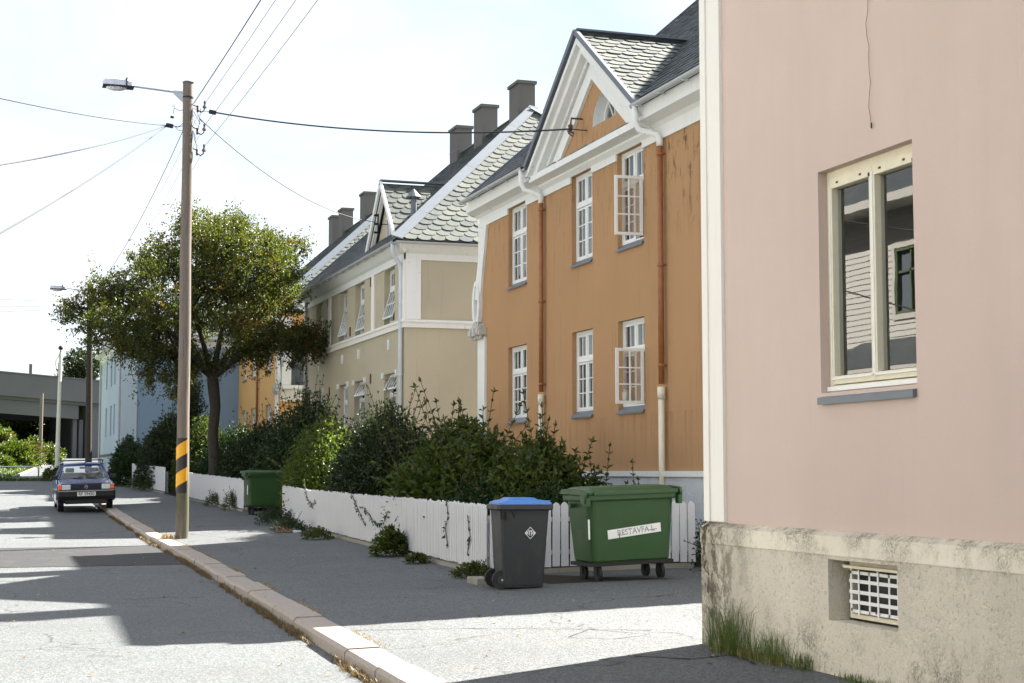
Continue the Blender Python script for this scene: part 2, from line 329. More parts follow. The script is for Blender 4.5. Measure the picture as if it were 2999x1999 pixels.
# ---------------------------------------------------------------- mesh helpers
class MB:
    def __init__(s, T=None): s.v = []; s.f = []; s.T = T or (lambda p: p)
    def add(s, pts, faces):
        o = len(s.v); s.v += [tuple(s.T(p)) for p in pts]; s.f += [tuple(i + o for i in f) for f in faces]
    def box(s, a0, a1, b0, b1, c0, c1):
        s.add([(a0, b0, c0), (a1, b0, c0), (a1, b1, c0), (a0, b1, c0), (a0, b0, c1), (a1, b0, c1), (a1, b1, c1), (a0, b1, c1)],
              [(0, 3, 2, 1), (4, 5, 6, 7), (0, 1, 5, 4), (1, 2, 6, 5), (2, 3, 7, 6), (3, 0, 4, 7)])
    def obox(s, c, ax, ay, az, h):      # oriented box: centre, unit axes, half sizes
        c = Vector(c); A = [Vector(ax) * h[0], Vector(ay) * h[1], Vector(az) * h[2]]
        P = []
        for k in (-1, 1):
            for i, j in ((-1, -1), (1, -1), (1, 1), (-1, 1)): P.append(tuple(c + A[0] * i + A[1] * j + A[2] * k))
        s.add(P, [(0, 3, 2, 1), (4, 5, 6, 7), (0, 1, 5, 4), (1, 2, 6, 5), (2, 3, 7, 6), (3, 0, 4, 7)])
    def prism(s, poly, w0, w1, plane='uz'):
        # poly in (u,z) extruded along n  | 'uv': poly in (x,y) extruded along z
        n = len(poly)
        if plane == 'uz': P = [(u, w0, z) for u, z in poly] + [(u, w1, z) for u, z in poly]
        elif plane == 'yz': P = [(w0, y, z) for y, z in poly] + [(w1, y, z) for y, z in poly]
        else: P = [(x, y, w0) for x, y in poly] + [(x, y, w1) for x, y in poly]
        s.add(P, [tuple(range(n - 1, -1, -1)), tuple(range(n, 2 * n))] + [(i, (i + 1) % n, n + (i + 1) % n, n + i) for i in range(n)])
    def quad(s, *p): s.add(p, [tuple(range(len(p)))])
    def tube(s, path, r, n=8, cap=True):
        path = [Vector(p) for p in path]; m = len(path)
        rs = r if isinstance(r, (list, tuple)) else [r] * m
        P = []; up = Vector((0, 0, 1)); prev = None
        for i, p in enumerate(path):
            d = (path[min(i + 1, m - 1)] - path[max(i - 1, 0)]).normalized()
            a = prev if prev is not None else (d.cross(up) if abs(d.z) < 0.95 else d.cross(Vector((0, 1, 0))))
            a = (a - d * a.dot(d)).normalized(); b = d.cross(a); prev = a
            for k in range(n):
                t = 2 * math.pi * k / n; P.append(tuple(p + (a * math.cos(t) + b * math.sin(t)) * rs[i]))
        F = [(i * n + k, i * n + (k + 1) % n, (i + 1) * n + (k + 1) % n, (i + 1) * n + k) for i in range(m - 1) for k in range(n)]
        if cap: F += [tuple(range(n - 1, -1, -1)), tuple(range((m - 1) * n, m * n))]
        s.add(P, F)
    def loft(s, rings, cap=True):
        n = len(rings[0]); P = [p for r in rings for p in r]
        F = [(i * n + k, i * n + (k + 1) % n, (i + 1) * n + (k + 1) % n, (i + 1) * n + k) for i in range(len(rings) - 1) for k in range(n)]
        if cap: F += [tuple(range(n - 1, -1, -1)), tuple(range((len(rings) - 1) * n, len(rings) * n))]
        s.add(P, F)
    def pieces(s, name, mat, parent=None, k=8):
        # every run of k vertices is one box: one object each
        r = []
        for i in range(0, len(s.v), k):
            q = MB(); q.v = s.v[i:i + k]; q.f = [tuple(a - i for a in f) for f in s.f if i <= f[0] < i + k]
            r.append(q.build(name, mat, parent))
        return r
    def build(s, name, mat, parent=None, smooth=False, bevel=0, recalc=True, loc=None):
        me = bpy.data.meshes.new(name); me.from_pydata(s.v, [], s.f)
        if recalc or bevel:
            bm = bmesh.new(); bm.from_mesh(me)
            bmesh.ops.recalc_face_normals(bm, faces=bm.faces)
            if bevel: bmesh.ops.bevel(bm, geom=list(bm.edges), offset=bevel, segments=2, affect='EDGES', profile=0.6, clamp_overlap=True)
            bm.to_mesh(me); bm.free()
        me.materials.append(M[mat] if isinstance(mat, str) else mat)
        if smooth: me.polygons.foreach_set('use_smooth', [True] * len(me.polygons))
        o = bpy.data.objects.new(name, me); COL.objects.link(o)
        if parent: attach(o, parent)
        return o

def attach(o, parent):
    o.parent = parent
    o.matrix_parent_inverse = Matrix.Identity(4)
    w = Matrix.Identity(4); q = parent
    while q: w = q.matrix_basis @ w; q = q.parent
    # mesh data stay in world coordinates: the child undoes its parents' offset
    o.matrix_basis = w.inverted() @ o.matrix_basis

def thing(name, label, cat, loc=(0, 0, 0), group=None):
    o = bpy.data.objects.new(name, None); o.location = loc; o.empty_display_size = 0.3
    COL.objects.link(o); return tag(o, label, cat, group)
def tag(o, label, cat, group=None, kind=None):
    o['label'] = label; o['category'] = cat
    if group: o['group'] = group
    if kind: o['kind'] = kind
    return o
def struct(o): o['kind'] = 'structure'; return o

def fX(c): return lambda p: (c - p[1], p[0], p[2])     # facade facing -X, local (u=Y, n=out, z)
def fY(c): return lambda p: (p[0], c - p[1], p[2])     # facade facing -Y, local (u=X, n=out, z)
def fYp(c): return lambda p: (p[0], c + p[1], p[2])
def fXp(c): return lambda p: (c + p[1], p[0], p[2])

def wall_holes(mb, u0, u1, z0, z1, holes, depth=0.16, n=0.0):
    us = sorted({u0, u1, *[h[0] for h in holes], *[h[1] for h in holes]}); zs = sorted({z0, z1, *[h[2] for h in holes], *[h[3] for h in holes]})
    for i in range(len(us) - 1):
        for j in range(len(zs) - 1):
            cu = (us[i] + us[i + 1]) / 2; cz = (zs[j] + zs[j + 1]) / 2
            if any(h[0] < cu < h[1] and h[2] < cz < h[3] for h in holes): continue
            mb.quad((us[i], n, zs[j]), (us[i + 1], n, zs[j]), (us[i + 1], n, zs[j + 1]), (us[i], n, zs[j + 1]))
    for a, b, c, d in holes:
        e = n - depth
        mb.quad((a, n, c), (a, n, d), (a, e, d), (a, e, c)); mb.quad((b, n, c), (b, e, c), (b, e, d), (b, n, d))
        mb.quad((a, n, d), (b, n, d), (b, e, d), (a, e, d)); mb.quad((a, n, c), (a, e, c), (b, e, c), (b, n, c))

def ringframe(mb, u0, u1, z0, z1, w, n0, n1):
    mb.box(u0, u1, n0, n1, z0, z0 + w); mb.box(u0, u1, n0, n1, z1 - w, z1)
    mb.box(u0, u0 + w, n0, n1, z0 + w, z1 - w); mb.box(u1 - w, u1, n0, n1, z0 + w, z1 - w)

def hinge(T, pivot, ang, vertical=False):
    # rotate local (u,n,z) about a pivot: horizontal (top hung) or vertical (side hung) hinge
    c, s = math.cos(ang), math.sin(ang)
    def f(p):
        u, n, z = p
        if vertical: du, dn = u - pivot[0], n - pivot[1]; q = (pivot[0] + du * c - dn * s, pivot[1] + du * s + dn * c, z)
        else: dz, dn = z - pivot[2], n - pivot[1]; q = (u, pivot[1] + dn * c - dz * s, pivot[2] + dz * c + dn * s)
        return T(q)
    return f

def sash(T, u0, u1, z0, z1, n, cols, rows, par, w=0.05, bar=0.022, mat='winwhite', glass='glass', pname='sash'):
    m = MB(T); ringframe(m, u0, u1, z0, z1, w, n - 0.04, n)
    for i in range(1, cols):
        u = u0 + w + (u1 - u0 - 2 * w) * i / cols; m.box(u - bar / 2, u + bar / 2, n - 0.03, n - 0.004, z0 + w, z1 - w)
    for j in range(1, rows):
        z = z0 + w + (z1 - z0 - 2 * w) * j / rows
        for i in range(cols):
            a = u0 + w + (u1 - u0 - 2 * w) * i / cols + (bar / 2 if i else 0); b = u0 + w + (u1 - u0 - 2 * w) * (i + 1) / cols - (bar / 2 if i < cols - 1 else 0)
            m.box(a, b, n - 0.028, n - 0.006, z - bar / 2, z + bar / 2)
    o = m.build(pname, mat, par)
    g = MB(T); g.quad((u0 + w, n - 0.018, z0 + w), (u1 - w, n - 0.018, z0 + w), (u1 - w, n - 0.018, z1 - w), (u0 + w, n - 0.018, z1 - w))
    g.build('glass_pane', glass, par, recalc=False)
    return o

def curtain(T, u0, u1, z0, z1, n, par, mat='curtain', amp=0.03):
    m = MB(T); k = max(6, int((u1 - u0) / 0.03)); P = []
    for i in range(k + 1):
        u = u0 + (u1 - u0) * i / k; nn = n + amp * math.sin(i * 1.1) * (0.6 + 0.4 * math.sin(i * 0.37))
        P.append((u, nn))
    for i in range(k): m.quad((*P[i], z0), (*P[i + 1], z0), (*P[i + 1], z1), (*P[i], z1))
    m.build('curtain', mat, par, recalc=False, smooth=True)

def room(T, u0, u1, z0, z1, n0, n1, par):
    b = MB(T); A = [(u0, n0, z0), (u1, n0, z0), (u1, n0, z1), (u0, n0, z1)]; B = [(u0, n1, z0), (u1, n1, z0), (u1, n1, z1), (u0, n1, z1)]
    b.add(A + B, [(4, 5, 6, 7), (0, 1, 5, 4), (1, 2, 6, 5), (2, 3, 7, 6), (3, 0, 4, 7)]); b.build('dark_room', 'roomdark', par, recalc=False)

def old_window(T, par, u0, u1, z0, z1, depth=0.16, open_leaf=False, tilt=0.0, tilt_top=0.0, seed=0, plainpane=False):
    """white cross window in a reveal: frame > sashes, glass, sill, curtain"""
    rr = random.Random(seed)
    n = -depth + 0.02
    f = MB(T); w = 0.055; zt = z0 + (z1 - z0) * 0.645; um = (u0 + u1) / 2
    ringframe(f, u0, u1, z0, z1, w, n - 0.07, n + 0.01)
    f.box(u0 + w, u1 - w, n - 0.07, n + 0.025, zt - 0.035, zt + 0.035)
    if not tilt and not tilt_top: f.box(um - 0.03, um + 0.03, n - 0.07, n + 0.012, z0 + w, zt - 0.035)
    if not tilt_top: f.box(um - 0.03, um + 0.03, n - 0.07, n + 0.012, zt + 0.035, z1 - w)
    fr = f.build('window', 'winwhite', par)
    if tilt_top:
        sash(hinge(T, (0, n, z1 - w), tilt_top), u0 + w, u1 - w, zt + 0.035, z1 - w, n + 0.02, 4, 1, fr)
    else:
        for a, b in ((u0 + w, um - 0.03), (um + 0.03, u1 - w)):
            sash(T, a + 0.004, b - 0.004, zt + 0.04, z1 - w - 0.004, n + 0.004, 2, 1, fr, 0.042)
    lz0, lz1 = z0 + w + 0.004, zt - 0.04
    if tilt:
        sash(hinge(T, (0, n, lz1), tilt), u0 + w, u1 - w, lz0, lz1, n + 0.02, 4, 2, fr)
    else:
        sash(T, um + 0.034, u1 - w - 0.004, lz0, lz1, n + 0.004, 2, 3, fr, 0.042)
        if open_leaf:     # near leaf swung open out of the wall
            H = hinge(T, (u0 + 0.02, 0.01, 0), R(86), True)
            sash(H, u0 + 0.02, u0 + 0.52, lz0 - 0.02, lz1 + 0.03, 0.03, 2, 3, fr, 0.05, glass='glass3')
        else:
            sash(T, u0 + w + 0.004, um - 0.034, lz0, lz1, n + 0.004, 2, 3, fr, 0.042)
    s = MB(T); s.prism([(u0 - 0.03, 0), (u1 + 0.0, 0), (u1, 0.001), (u0 - 0.03, 0.001)], 0, 0.001) if False else None
    P = [(u0, n + 0.012, z0 + 0.03), (u1, n + 0.012, z0 + 0.03), (u1, 0.045, z0 - 0.075), (u0, 0.045, z0 - 0.075),
         (u0, n + 0.012, z0 - 0.03), (u1, n + 0.012, z0 - 0.03), (u1, 0.045, z0 - 0.105), (u0, 0.045, z0 - 0.105)]
    s.add(P, [(0, 1, 2, 3), (7, 6, 5, 4), (3, 2, 6, 7), (0, 3, 7, 4), (1, 5, 6, 2), (0, 4, 5, 1)])
    s.build('sill', 'sill', fr)
    g = 0.25 + 0.2 * rr.random(); U = u1 - u0
    if tilt or tilt_top:
        curtain(T, u0 + 0.03, u0 + 0.03 + U * g, z0 + 0.05, z1 - 0.05, n - 0.2, fr, 'curtaind')
    else:
        curtain(T, u0 + 0.02, u1 - 0.02, z0 + 0.05, z1 - 0.05, n - 0.13, fr, 'curtain' if rr.random() < 0.5 else 'curtaind', 0.022)
    room(T, u0 - 0.01, u1 + 0.01, z0 - 0.01, z1 + 0.01, n - 0.07, n - 0.75, fr)
    return fr

def inpoly(p, poly):
    x, y = p; c = False; n = len(poly)
    for i in range(n):
        x1, y1 = poly[i]; x2, y2 = poly[(i + 1) % n]
        if (y1 > y) != (y2 > y) and x < (x2 - x1) * (y - y1) / (y2 - y1) + x1: c = not c
    return c

def slates(mb, O, U, V, poly, w=0.34, ex=0.235, pointy=0.5):
    """fish scale slates laid in courses: O origin, U along the eave, V up the slope"""
    O = Vector(O); U = Vector(U).normalized(); V = Vector(V).normalized(); N = U.cross(V).normalized()
    if N.z < 0: N = -N
    us = [p[0] for p in poly]; vs = [p[1] for p in poly]
    def span(v):
        v = min(max(v, min(vs) + 1e-4), max(vs) - 1e-4); xs = []
        for i in range(len(poly)):
            (x1, y1), (x2, y2) = poly[i], poly[(i + 1) % len(poly)]
            if (y1 > v) != (y2 > v): xs.append(x1 + (x2 - x1) * (v - y1) / (y2 - y1))
        return (min(xs), max(xs)) if len(xs) > 1 else (0, 0)
    h = ex * 1.9; r = 0; v = min(vs) - 0.02
    while v < max(vs):
        u = min(us) - w + (w / 2 if r % 2 else 0)
        while u < max(us) + w:
            sa, sb = span(v + 0.12)
            if u + w / 2 > sa + 0.02 and u - w / 2 < sb - 0.02 and v < max(vs) - 0.05:
                j = (random.random() - 0.5) * 0.012; lift = 0.026 + random.random() * 0.012; th = 0.012
                hw = w / 2 * 0.985
                out = [(-hw, ex * 0.75), (-hw * 0.93, ex * 0.38), (-hw * 0.62, ex * 0.13), (-hw * 0.25, 0.012), (hw * 0.25, 0.012), (hw * 0.62, ex * 0.13), (hw * 0.93, ex * 0.38), (hw, ex * 0.75), (hw, h), (-hw, h)]
                top = []; bot = []
                for a, b in out:
                    lf = lift * (1 - b / h) + 0.004
                    q0, q1 = span(v + b)
                    p = O + U * min(max(u + a, q0), q1) + V * min(v + b + j, max(vs))
                    top.append(tuple(p + N * (lf + th))); bot.append(tuple(p + N * lf))
                k = len(out); F = [tuple(range(k))]
                F += [(i, (i + 1) % k, k + (i + 1) % k, k + i) for i in range(8)]
                mb.add(top + bot, F)
            u += w
        v += ex; r += 1

def plane_slates(name, O, U, V, poly, par, mat='slate', w=0.34, ex=0.235, base=True):
    m = MB(); slates(m, O, U, V, poly, w, ex)
    O = Vector(O); U = Vector(U).normalized(); V = Vector(V).normalized()
    o = m.build(name, mat, par, recalc=False)
    b = MB(); b.add([tuple(O + U * a + V * c) for a, c in poly], [tuple(range(len(poly)))])
    b.build('roof_boarding', 'slatedark', par, recalc=False)
    return o

def strip(mb, a, b, w, t, up=(0, 0, 1)):
    a = Vector(a); b = Vector(b); d = (b - a).normalized(); up = Vector(up); s = d.cross(up).normalized(); n = s.cross(d)
    mb.obox((a + b) / 2, d, s, n, ((b - a).length / 2, w / 2, t / 2))

def gutter(mb, path, r=0.065):
    n = 7; path = [Vector(p) for p in path]; rings = []
    for i, p in enumerate(path):
        d = (path[min(i + 1, len(path) - 1)] - path[max(i - 1, 0)]).normalized(); s = d.cross(Vector((0, 0, 1))).normalized()
        ring = [tuple(p + s * math.cos(math.pi + math.pi * k / n) * r + Vector((0, 0, 1)) * math.sin(math.pi + math.pi * k / n) * r) for k in range(n + 1)]
        ring += [tuple(p + s * math.cos(math.pi + math.pi * k / n) * (r - 0.012) + Vector((0, 0, 1)) * math.sin(math.pi + math.pi * k / n) * (r - 0.012)) for k in range(n, -1, -1)]
        rings.append(ring)
    mb.loft(rings)

def chimney(par, x, y, zb, zt, w=0.52, band=False):
    m = MB()
    m.box(x - w / 2, x + w / 2, y - w * 0.85, y + w * 0.85, zb, zt - 0.1)
    m.box(x - w / 2 - 0.05, x + w / 2 + 0.05, y - w * 0.85 - 0.05, y + w * 0.85 + 0.05, zt - 0.1, zt)
    c = m.build('chimney', 'chim', par)
    if band:
        s = MB(); ringz = (zb + zt) / 2 + 0.05
        s.box(x - w / 2 - 0.01, x + w / 2 + 0.01, y - w * 0.85 - 0.01, y + w * 0.85 + 0.01, ringz, ringz + 0.035); s.build('strap', 'lead', c)
    return c

# ---------------------------------------------------------------- terrain
YS = [-60, 20, 35, 46, 62, 75, 90, 105, 140]; ZS = [0, 0, .10, .32, .78, 1.15, 1.75, 2.4, 3.0]
KY = [-20, 11, 15, 20, 28, 40, 60]; KX = [2.7, 2.86, 3.0, 3.18, 3.36, 3.45, 3.5]
def zr(y): return float(np.interp(y, YS, ZS))
def kx(y): return float(np.interp(y, KY, KX))
def gz(x, y):
    k = kx(y)
    return zr(y) + (0 if x < k else .11 + .03 * min(max(x - k - .3, 0), 5))

# ---------------------------------------------------------------- ground, road, pavement
def grid(name, mat, xf, ys, nx, zf, tagk=True):
    m = MB(); rows = []
    for y in ys:
        a, b = xf(y); rows.append([(a + (b - a) * i / nx, y) for i in range(nx + 1)])
    P = [(x, y, zf(x, y)) for r in rows for x, y in r]; k = nx + 1
    F = [(j * k + i, j * k + i + 1, (j + 1) * k + i + 1, (j + 1) * k + i) for j in range(len(ys) - 1) for i in range(nx)]
    m.add(P, F); o = m.build(name, mat, recalc=False); return struct(o) if tagk else o

def fr(a, b, st):
    n = int(round((b - a) / st)); return [a + (b - a) * i / n for i in range(n + 1)]
grid('ground', 'turf', lambda y: (-700, 700), fr(-60, 140, 10) + [250, 500, 900], 8, lambda x, y: zr(min(y, 140)) - 0.35)
road_end = 75
grid('road', 'asphalt', lambda y: (-7, kx(y) + 0.02), fr(-30, 58, 2), 6, lambda x, y: zr(y))
# the road bends away to the left beyond the parked car
grid('road_bend', 'asphalt', lambda y: (-40, kx(y) + 0.02 + (3.4 if y > 72 else 0.0)), fr(58, 73, 1.5) + [75, 77.5], 10, lambda x, y: zr(y))
grid('pavement', 'pave', lambda y: (kx(y) + 0.31, 30), fr(-30, 72, 1), 30, lambda x, y: gz(x, y) + 0.004)
grid('asphalt_patch', 'patch', lambda y: (-7, kx(y) - 0.03 + 0.2 * math.sin(y * 2) * 0.1), [27.2 + 0.0, 29, 31, 33.3], 4, lambda x, y: zr(y) + 0.006)
# kerb stones (granite, ~1 m long, laid end to end)
m = MB(); y = -12.0; rk = random.Random(3)
while y < 71:
    ln = rk.choice([0.8, 1.0, 1.25, 1.5]); y1 = y + ln - 0.02
    j = rk.uniform(-0.012, 0.012); dz = rk.uniform(-0.008, 0.008)
    def pt(yy, t, zz): return (kx(yy) + t + j, yy, zr(yy) + zz)
    P = []
    for yy in (y, y1): P += [pt(yy, 0.0, -0.1), pt(yy, 0.0, 0.085 + dz), pt(yy, 0.03, 0.118 + dz), pt(yy, 0.305, 0.125 + dz), pt(yy, 0.305, -0.1)]
    m.add(P, [(0, 1, 6, 5), (1, 2, 7, 6), (2, 3, 8, 7), (3, 4, 9, 8), (0, 4, 3, 2, 1), (5, 6, 7, 8, 9)])
    y += ln
struct(m.build('kerb', 'granite', recalc=True))
# gardens
def soil(name, poly, mat='soil', lift=0.03):
    me = bmesh.new(); vs = [me.verts.new((x, y, gz(x, y) + lift)) for x, y in poly]; me.faces.new(vs)
    mm = bpy.data.meshes.new(name); me.to_mesh(mm); mm.materials.append(M[mat]); o = bpy.data.objects.new(name, mm); COL.objects.link(o); return struct(o)
grid('garden_soil', 'soil', lambda y: (6.62 + 0.028 * (y - 20.5), 10.6), fr(20.6, 39, 1.5), 4, lambda x, y: gz(x, y) + 0.05)
grid('far_garden_soil', 'soil', lambda y: (6.98 - 0.07 * (y - 44.5), 10.6), fr(44.7, 68.5, 2), 4, lambda x, y: gz(x, y) + 0.05)

# soil and painted shade under the container by the short fence; pavement joints
m = MB(); m.add([(x, y, gz(x, y) + 0.009) for x, y in ((6.75, 18.7), (8.0, 18.5), (9.6, 18.55), (11.5, 18.9), (11.5, 20.8), (6.6, 20.7))], [(0, 1, 2, 3, 4, 5)]); struct(m.build('soil_shade_strip', 'soil', recalc=False))
def joint(pts, w=0.012, name='pavement_joint'):
    m = MB(); rj = random.Random(1); P = []
    q = [Vector(p) for p in pts]
    for a, b in zip(q[:-1], q[1:]):
        n = max(2, int((b - a).length / 0.15)); s = Vector((-(b - a).y, (b - a).x)).normalized()
        for i in range(n + 1): c = a.lerp(b, i / n) + s * rj.uniform(-0.01, 0.01); P.append((c, s * w * rj.uniform(0.3, 1.2)))
    for (c0, s0), (c1, s1) in zip(P[:-1], P[1:]):
        m.quad(*[(v.x, v.y, gz(v.x, v.y) + 0.009) for v in (c0 - s0, c0 + s0, c1 + s1, c1 - s1)])
    struct(m.build(name, 'patch', recalc=False))
joint([(3.35, 14.75), (4.3, 14.35), (5.3, 13.6), (5.75, 13.2)]); joint([(5.3, 13.6), (5.6, 12.9), (5.2, 12.75), (4.9, 13.1), (5.3, 13.6)], 0.008)
joint([(3.7, 31.4), (5.0, 31.2), (6.4, 30.7)]); joint([(3.6, 18.6), (4.4, 18.2), (5.6, 16.8)], 0.007); joint([(4.1, 36.5), (4.9, 33.0), (5.4, 29.5)], 0.01)
joint([(3.9, 24.0), (4.6, 22.6), (5.3, 22.3), (6.0, 21.5)], 0.007); joint([(4.2, 27.6), (5.4, 27.2), (6.3, 26.8)], 0.009); joint([(4.9, 11.6), (5.2, 11.2), (5.6, 11.25), (5.5, 10.7)], 0.02)

# bank, ramp and hill beyond the bend
def hz(x, y):
    base = zr(y); t = max(0, min(1, (x - (1.0 + (y - 78) * 0.115)) / -6.0))
    return base + 2.6 * t * t * (3 - 2 * t) + 0.15 * math.sin(x * .7 + y * .3) * t
grid('hill', 'turf', lambda y: (-60, 1.2 + (y - 78) * 0.118), fr(78.2, 150, 3), 40, hz)
grid('ramp', 'asphalt', lambda y: (1.2 + (y - 78) * 0.118, 14), fr(77.4, 140, 3), 4, lambda x, y: zr(y) + 0.01)
m = MB(); 
for i in range(28):
    y0 = 78.4 + i * 1.2; y1 = y0 + 1.14
    a = 1.2 + (y0 - 78) * 0.118; b = 1.2 + (y1 - 78) * 0.118
    m.obox(((a + b) / 2, (y0 + y1) / 2, zr((y0 + y1) / 2) + 0.08), Vector((b - a, y1 - y0, zr(y1) - zr(y0))).normalized(), (1, 0, 0), (0, 0, 1), (0.57, 0.06, 0.05))
struct(m.build('ramp_kerb', 'concreteold'))

# ---------------------------------------------------------------- pink house
def pink_house():
    h = thing('pink_house', 'pink rendered house with cream roughcast base, nearest on the right', 'house', (5.71, 9, 0.19))
    X = 5.765; T = fX(X); YN, YF = -9.0, 11.99
    m = MB(T); wall_holes(m, YN, YF, 1.2, 8.0, [(8.875, 10.12, 2.19, 3.82), (3.0, 4.24, 2.20, 3.8), (8.875, 10.12, 5.3, 6.9), (3.0, 4.24, 5.3, 6.9)], 0.11)
    m.T = lambda p: p
    m.quad((X, YN, 1.2), (X, YN, 8.0), (16.5, YN, 8.0), (16.5, YN, 1.2))
    m.quad((16.5, YN, 1.2), (16.5, YF, 1.2), (16.5, YF, 8.0), (16.5, YN, 8.0))
    m.build('wall', 'pink', h, recalc=False)
    m = MB(); z = 1.2      # end wall facing the orange house: white lapped boards
    while z < 8.0: m.quad((X, YF + 0.03, z), (16.5, YF + 0.03, z), (16.5, YF + 0.002, z + 0.15), (X, YF + 0.002, z + 0.15)); m.quad((X, YF + 0.03, z), (16.5, YF + 0.03, z), (16.5, YF, z), (X, YF, z)); z += 0.15
    m.build('clapboard_end_wall', 'whitewood', h, recalc=False)
    for a in (8.0, 12.5):
        m = MB(fYp(YF)); ringframe(m, a, a + 1.1, 2.4, 4.0, 0.1, 0.032, 0.06); m.box(a + 0.52, a + 0.58, 0.032, 0.05, 2.5, 3.9); w_ = m.build('end_window', 'winwhite', h)
        m = MB(fYp(YF)); m.quad((a + 0.1, 0.035, 2.5), (a + 1.0, 0.035, 2.5), (a + 1.0, 0.035, 3.9), (a + 0.1, 0.035, 3.9)); m.build('glass_pane', 'sill', w_, recalc=False)
    # roughcast base
    m = MB(T); wall_holes(m, YN, YF + 0.06, -0.2, 1.165, [(9.06, 9.96, 0.57, 1.0), (3.4, 4.3, 0.57, 1.0)], 0.17, 0.06)
    m.quad((YN, 0.06, 1.165), (YF + 0.06, 0.06, 1.165), (YF + 0.06, -0.01, 1.205), (YN, -0.01, 1.205))
    m.T = lambda p: p
    m.quad((X - 0.06, YF + 0.06, -0.2), (X - 0.06, YF + 0.06, 1.165), (16.5, YF + 0.06, 1.165), (16.5, YF + 0.06, -0.2))
    m.build('plinth', 'roughcast', h, recalc=False)
    m = MB(T); m.box(YN, YF + 0.066, 0.055, 0.066, 1.03, 1.163); m.build('plinth_band', 'plinthband', h)
    # corner pilaster, wrapping the far corner
    m = MB(T); m.box(YF - 0.31, YF + 0.02, -0.2, 0.03, 1.21, 7.7); m.build('corner_pilaster', 'cream', h, bevel=0.004)
    m = MB(T); m.box(YF - 0.07, YF + 0.035, -0.2, 0.045, 1.21, 7.7); m.build('corner_strip', 'cream', h, bevel=0.004)
    # cornice, gutter, roof (above the frame, throws the shadow on the pavement)
    m = MB(T); m.box(YN, YF + 0.3, -0.1, 0.3, 7.7, 7.95); m.build('cornice', 'white', h)
    m = MB(); gutter(m, [(X - 0.38, YN, 8.0), (X - 0.38, YF + 0.3, 8.0)]); m.build('gutter', 'gutter', h)
    e = 0.35; zr0 = 7.98; rx = 11.1; rz = 12.9; xl = X - e; xr = 16.5 + e; yn = YN - e; yf = YF + e; dy = 5.4
    m = MB()
    m.add([(xl, yn, zr0), (xl, yf, zr0), (rx, yf - dy, rz), (rx, yn + dy, rz), (xr, yf, zr0), (xr, yn, zr0)],
          [(0, 1, 2, 3), (1, 4, 2), (4, 5, 3, 2), (5, 0, 3), (0, 5, 4, 1)])
    m.build('roof', 'slatedark', h)
    # big near window
    def big(u0, u1, z0, z1):
        n = -0.11
        m = MB(T); ringframe(m, u0, u1, z0, z1, 0.055, n - 0.05, n + 0.035); w = m.build('window', 'ochre', h, bevel=0.003)
        um = (u0 + u1) / 2 - 0.015
        for a, b in ((u0 + 0.057, um - 0.002), (um + 0.002, u1 - 0.057)):
            m = MB(T); zz0, zz1 = z0 + 0.06, z1 - 0.058
            m.box(a, b, n - 0.03, n + 0.05, zz0, zz0 + 0.06); m.box(a, b, n - 0.03, n + 0.05, zz1 - 0.075, zz1)
            m.box(a, a + 0.035, n - 0.03, n + 0.05, zz0 + 0.06, zz1 - 0.075); m.box(b - 0.035, b, n - 0.03, n + 0.05, zz0 + 0.06, zz1 - 0.075)
            m.build('sash', 'ochre', w, bevel=0.003)
            m = MB(T)
            m.box(a + 0.001, a + 0.012, n + 0.05, n + 0.053, zz0 + 0.05, zz1 - 0.05); m.box(b - 0.014, b - 0.001, n + 0.05, n + 0.056, zz0 + 0.02, zz1 - 0.05)
            m.box(a + 0.01, b - 0.01, n + 0.05, n + 0.062, zz0 + 0.035, zz0 + 0.047)
            m.build('weather_strip', 'winwhite', w)
            m = MB(T)
            for q in (0.25, 0.8): m.box(a + (b - a) * q - 0.012, a + (b - a) * q + 0.012, n + 0.05, n + 0.056, zz1 - 0.047, zz1 - 0.033)
            m.box(a + 0.02, a + 0.03, n + 0.05, n + 0.06, zz1 - 0.075, zz1 - 0.05)
            m.pieces('vent_hole', 'rust', w)
            m = MB(T); m.box(a + 0.03, b - 0.03, n + 0.02, n + 0.024, zz0 + 0.06, zz0 + 0.066); m.box(a + 0.035, a + 0.043, n + 0.0, n + 0.02, zz0 + 0.06, zz1 - 0.08); m.build('gasket', 'black', w)
            g = MB(T); g.quad((a + 0.035, n, zz0 + 0.06), (b - 0.035, n, zz0 + 0.06), (b - 0.035, n, zz1 - 0.075), (a + 0.035, n, zz1 - 0.075)); g.build('glass_pane', 'glass2', w, recalc=False)
        m = MB(T); m.box(u0 + 0.01, u1 - 0.005, n + 0.034, n + 0.065, z0 + 0.012, z0 + 0.045); m.build('bottom_rail', 'winwhite', w, bevel=0.002)
        m = MB(T); P = [(u0, n + 0.0, z0 + 0.0), (u1, n + 0.0, z0 + 0.0), (u1, 0.035, z0 - 0.035), (u0, 0.035, z0 - 0.035), (u0, n, z0 - 0.03), (u1, n, z0 - 0.03), (u1, 0.035, z0 - 0.085), (u0, 0.035, z0 - 0.085)]
        m.add(P, [(0, 1, 2, 3), (7, 6, 5, 4), (3, 2, 6, 7), (0, 3, 7, 4), (1, 5, 6, 2), (0, 4, 5, 1)]); m.build('sill', 'sill', w)
        room(T, u0, u1, z0, z1, n - 0.05, n - 0.9, w)
    big(8.875, 10.12, 2.19, 3.82); big(3.0, 4.24, 2.2, 3.8); big(8.875, 10.12, 5.3, 6.9); big(3.0, 4.24, 5.3, 6.9)
